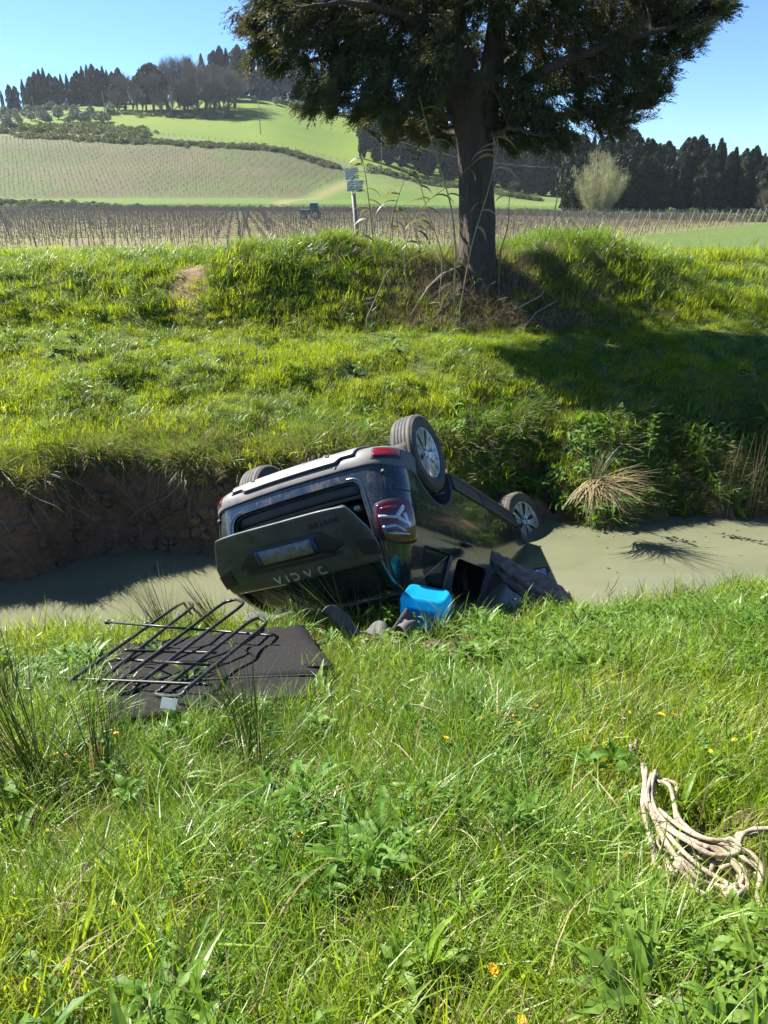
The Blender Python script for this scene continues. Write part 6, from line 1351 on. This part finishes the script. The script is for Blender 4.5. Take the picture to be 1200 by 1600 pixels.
# broad-leaved plants one can pick out
def dock(px, py, n, l, w, lab, jag=0, up=(.3, 1.0)):
    p = hit(px, py); t = thing('broad_leaf_plant', lab, 'plant', (p.x, p.y, p.z)); rl = np.random.default_rng(px)
    for k in range(n):
        lf = leafy('leaf', 1, (l*.7, l*1.2), (w*.8, w*1.2), M['leaf_green'], px + k * 13, jag, up).data; obj('leaf', lf, t, (0, 0, .02), (0, 0, 2*math.pi*k/n + rl.normal(0, .3)))
dock(690, 1596, 6, .17, .036, 'broad strap-leaved plantain at the bottom edge of the photo')
dock(1035, 1530, 5, .12, .050, 'plant with wide oval ribbed leaves at the lower right')
dock(1150, 1550, 5, .18, .030, 'upright long-leaved plant near the lower right corner')
dock(345, 1415, 7, .12, .045, 'pale grey-green broad-leaved plant in the left foreground')
dock(20, 1345, 5, .17, .055, 'bright broad-leaved plant at the left edge')
dock(960, 1270, 8, .13, .05, 'blue-green jagged thistle rosette left of the rope', 1)
dock(985, 1400, 7, .12, .045, 'jagged-leaved rosette just below the rope heap at its left', 1)
dock(530, 1300, 5, .12, .045, 'broad-leaved plant in the middle of the foreground')
dock(80, 1500, 6, .11, .05, 'broad-leaved plant near the lower left corner')
# leafy weeds at the left end of the near bank and on the face
def weed(base, h, n, lab, s_=.055):
    t = thing('leafy_weed', lab, 'plant', tuple(base)); MB().tube([(0, 0, -.05), (.02, 0, h*.5), (0, .02, h)], [.005, .004, .002], 5).build('stem', M['stalk'], t)
    r = np.random.default_rng(n); V = []; F = []
    for k in range(n):
        z = h * (.15 + .85 * (k / n)); a = r.uniform(0, 6.28); l = s_ * r.uniform(.6, 1.2); d = np.array([math.cos(a), math.sin(a), r.uniform(.1, .9)]); d /= np.linalg.norm(d); s2 = np.cross(d, [0, 0, 1]); s2 /= np.linalg.norm(s2); o_ = np.array([0, 0, z]) + d * r.uniform(0, .05)
        i = len(V); V += [tuple(o_), tuple(o_ + d*l*.5 + s2*l*.28), tuple(o_ + d*l), tuple(o_ + d*l*.5 - s2*l*.28)]; F.append((i, i+1, i+2, i+3))
    obj('foliage', mesh('foliage', V, F, M['leaf_green']), t)
weed(hit(72, 985), .20, 120, 'bright leafy weed standing at the water edge on the far left', .05); weed(hit(105, 990), .17, 90, 'bushy weed beside the leafy one at the left water edge', .045)
weed(Vector((3.05, 8.45, -2.75)), .45, 50, 'leafy stalk standing out from the shaded bank right of the sedge', .06); weed(Vector((2.35, 8.4, -2.75)), .35, 45, 'small pale-leaved stalk above the drooping sedge', .055); weed(Vector((3.4, 8.6, -3.3)), .22, 40, 'small weed with a dangling root at the shaded water edge', .045)
# reeds upright at the right water edge
rr_ = MB()
for k in range(60):
    x0 = random.uniform(4.0, 5.2); y0 = float(y_far(x0)) + random.uniform(-.02, .2); rr_.tube([(x0, y0, -3.6), (x0 + random.gauss(0, .04), y0, -3.2), (x0 + random.gauss(0, .1), y0 - .03, random.uniform(-2.9, -2.4))], [.004, .003, .001], 3, cap=False)
tag(rr_.build('dry_reeds', M['straw']), 'thin upright dry reed stalks at the shaded water edge on the right', 'reeds', None, 'stuff')
dbm = [proto(mesh('floating_bit', [(-.5, -.12, 0), (.5, -.08, 0), (.45, .1, .02), (-.4, .12, .01)], [(0, 1, 2, 3)], M['straw'])), proto(mesh('floating_bit', [(-.3, -.3, 0), (.35, -.2, .02), (.3, .3, 0), (-.2, .3, .02)], [(0, 1, 2, 3)], M['leaf_green']))]
n = 70; x = rng.uniform(-5, 5.5, n); t = np.where(rng.uniform(0, 1, n) < .6, rng.uniform(.75, .99, n), rng.uniform(.1, .9, n)); y = y_near(x) + .3 + (y_far(x) - .15 - y_near(x) - .3) * t
tag(scatter('floating_debris', dbm, np.c_[x, y, np.full(n, WATER_Z + .006)], np.stack([np.zeros(n), np.zeros(n), rng.uniform(0, 6.28, n)], -1), rng.uniform(.015, .06, n), rng.integers(0, 2, n)), 'bits of straw and leaves floating on the muddy stream', 'debris', None, 'stuff')
for m in list(bpy.data.meshes):
    if m.users == 0: bpy.data.meshes.remove(m)
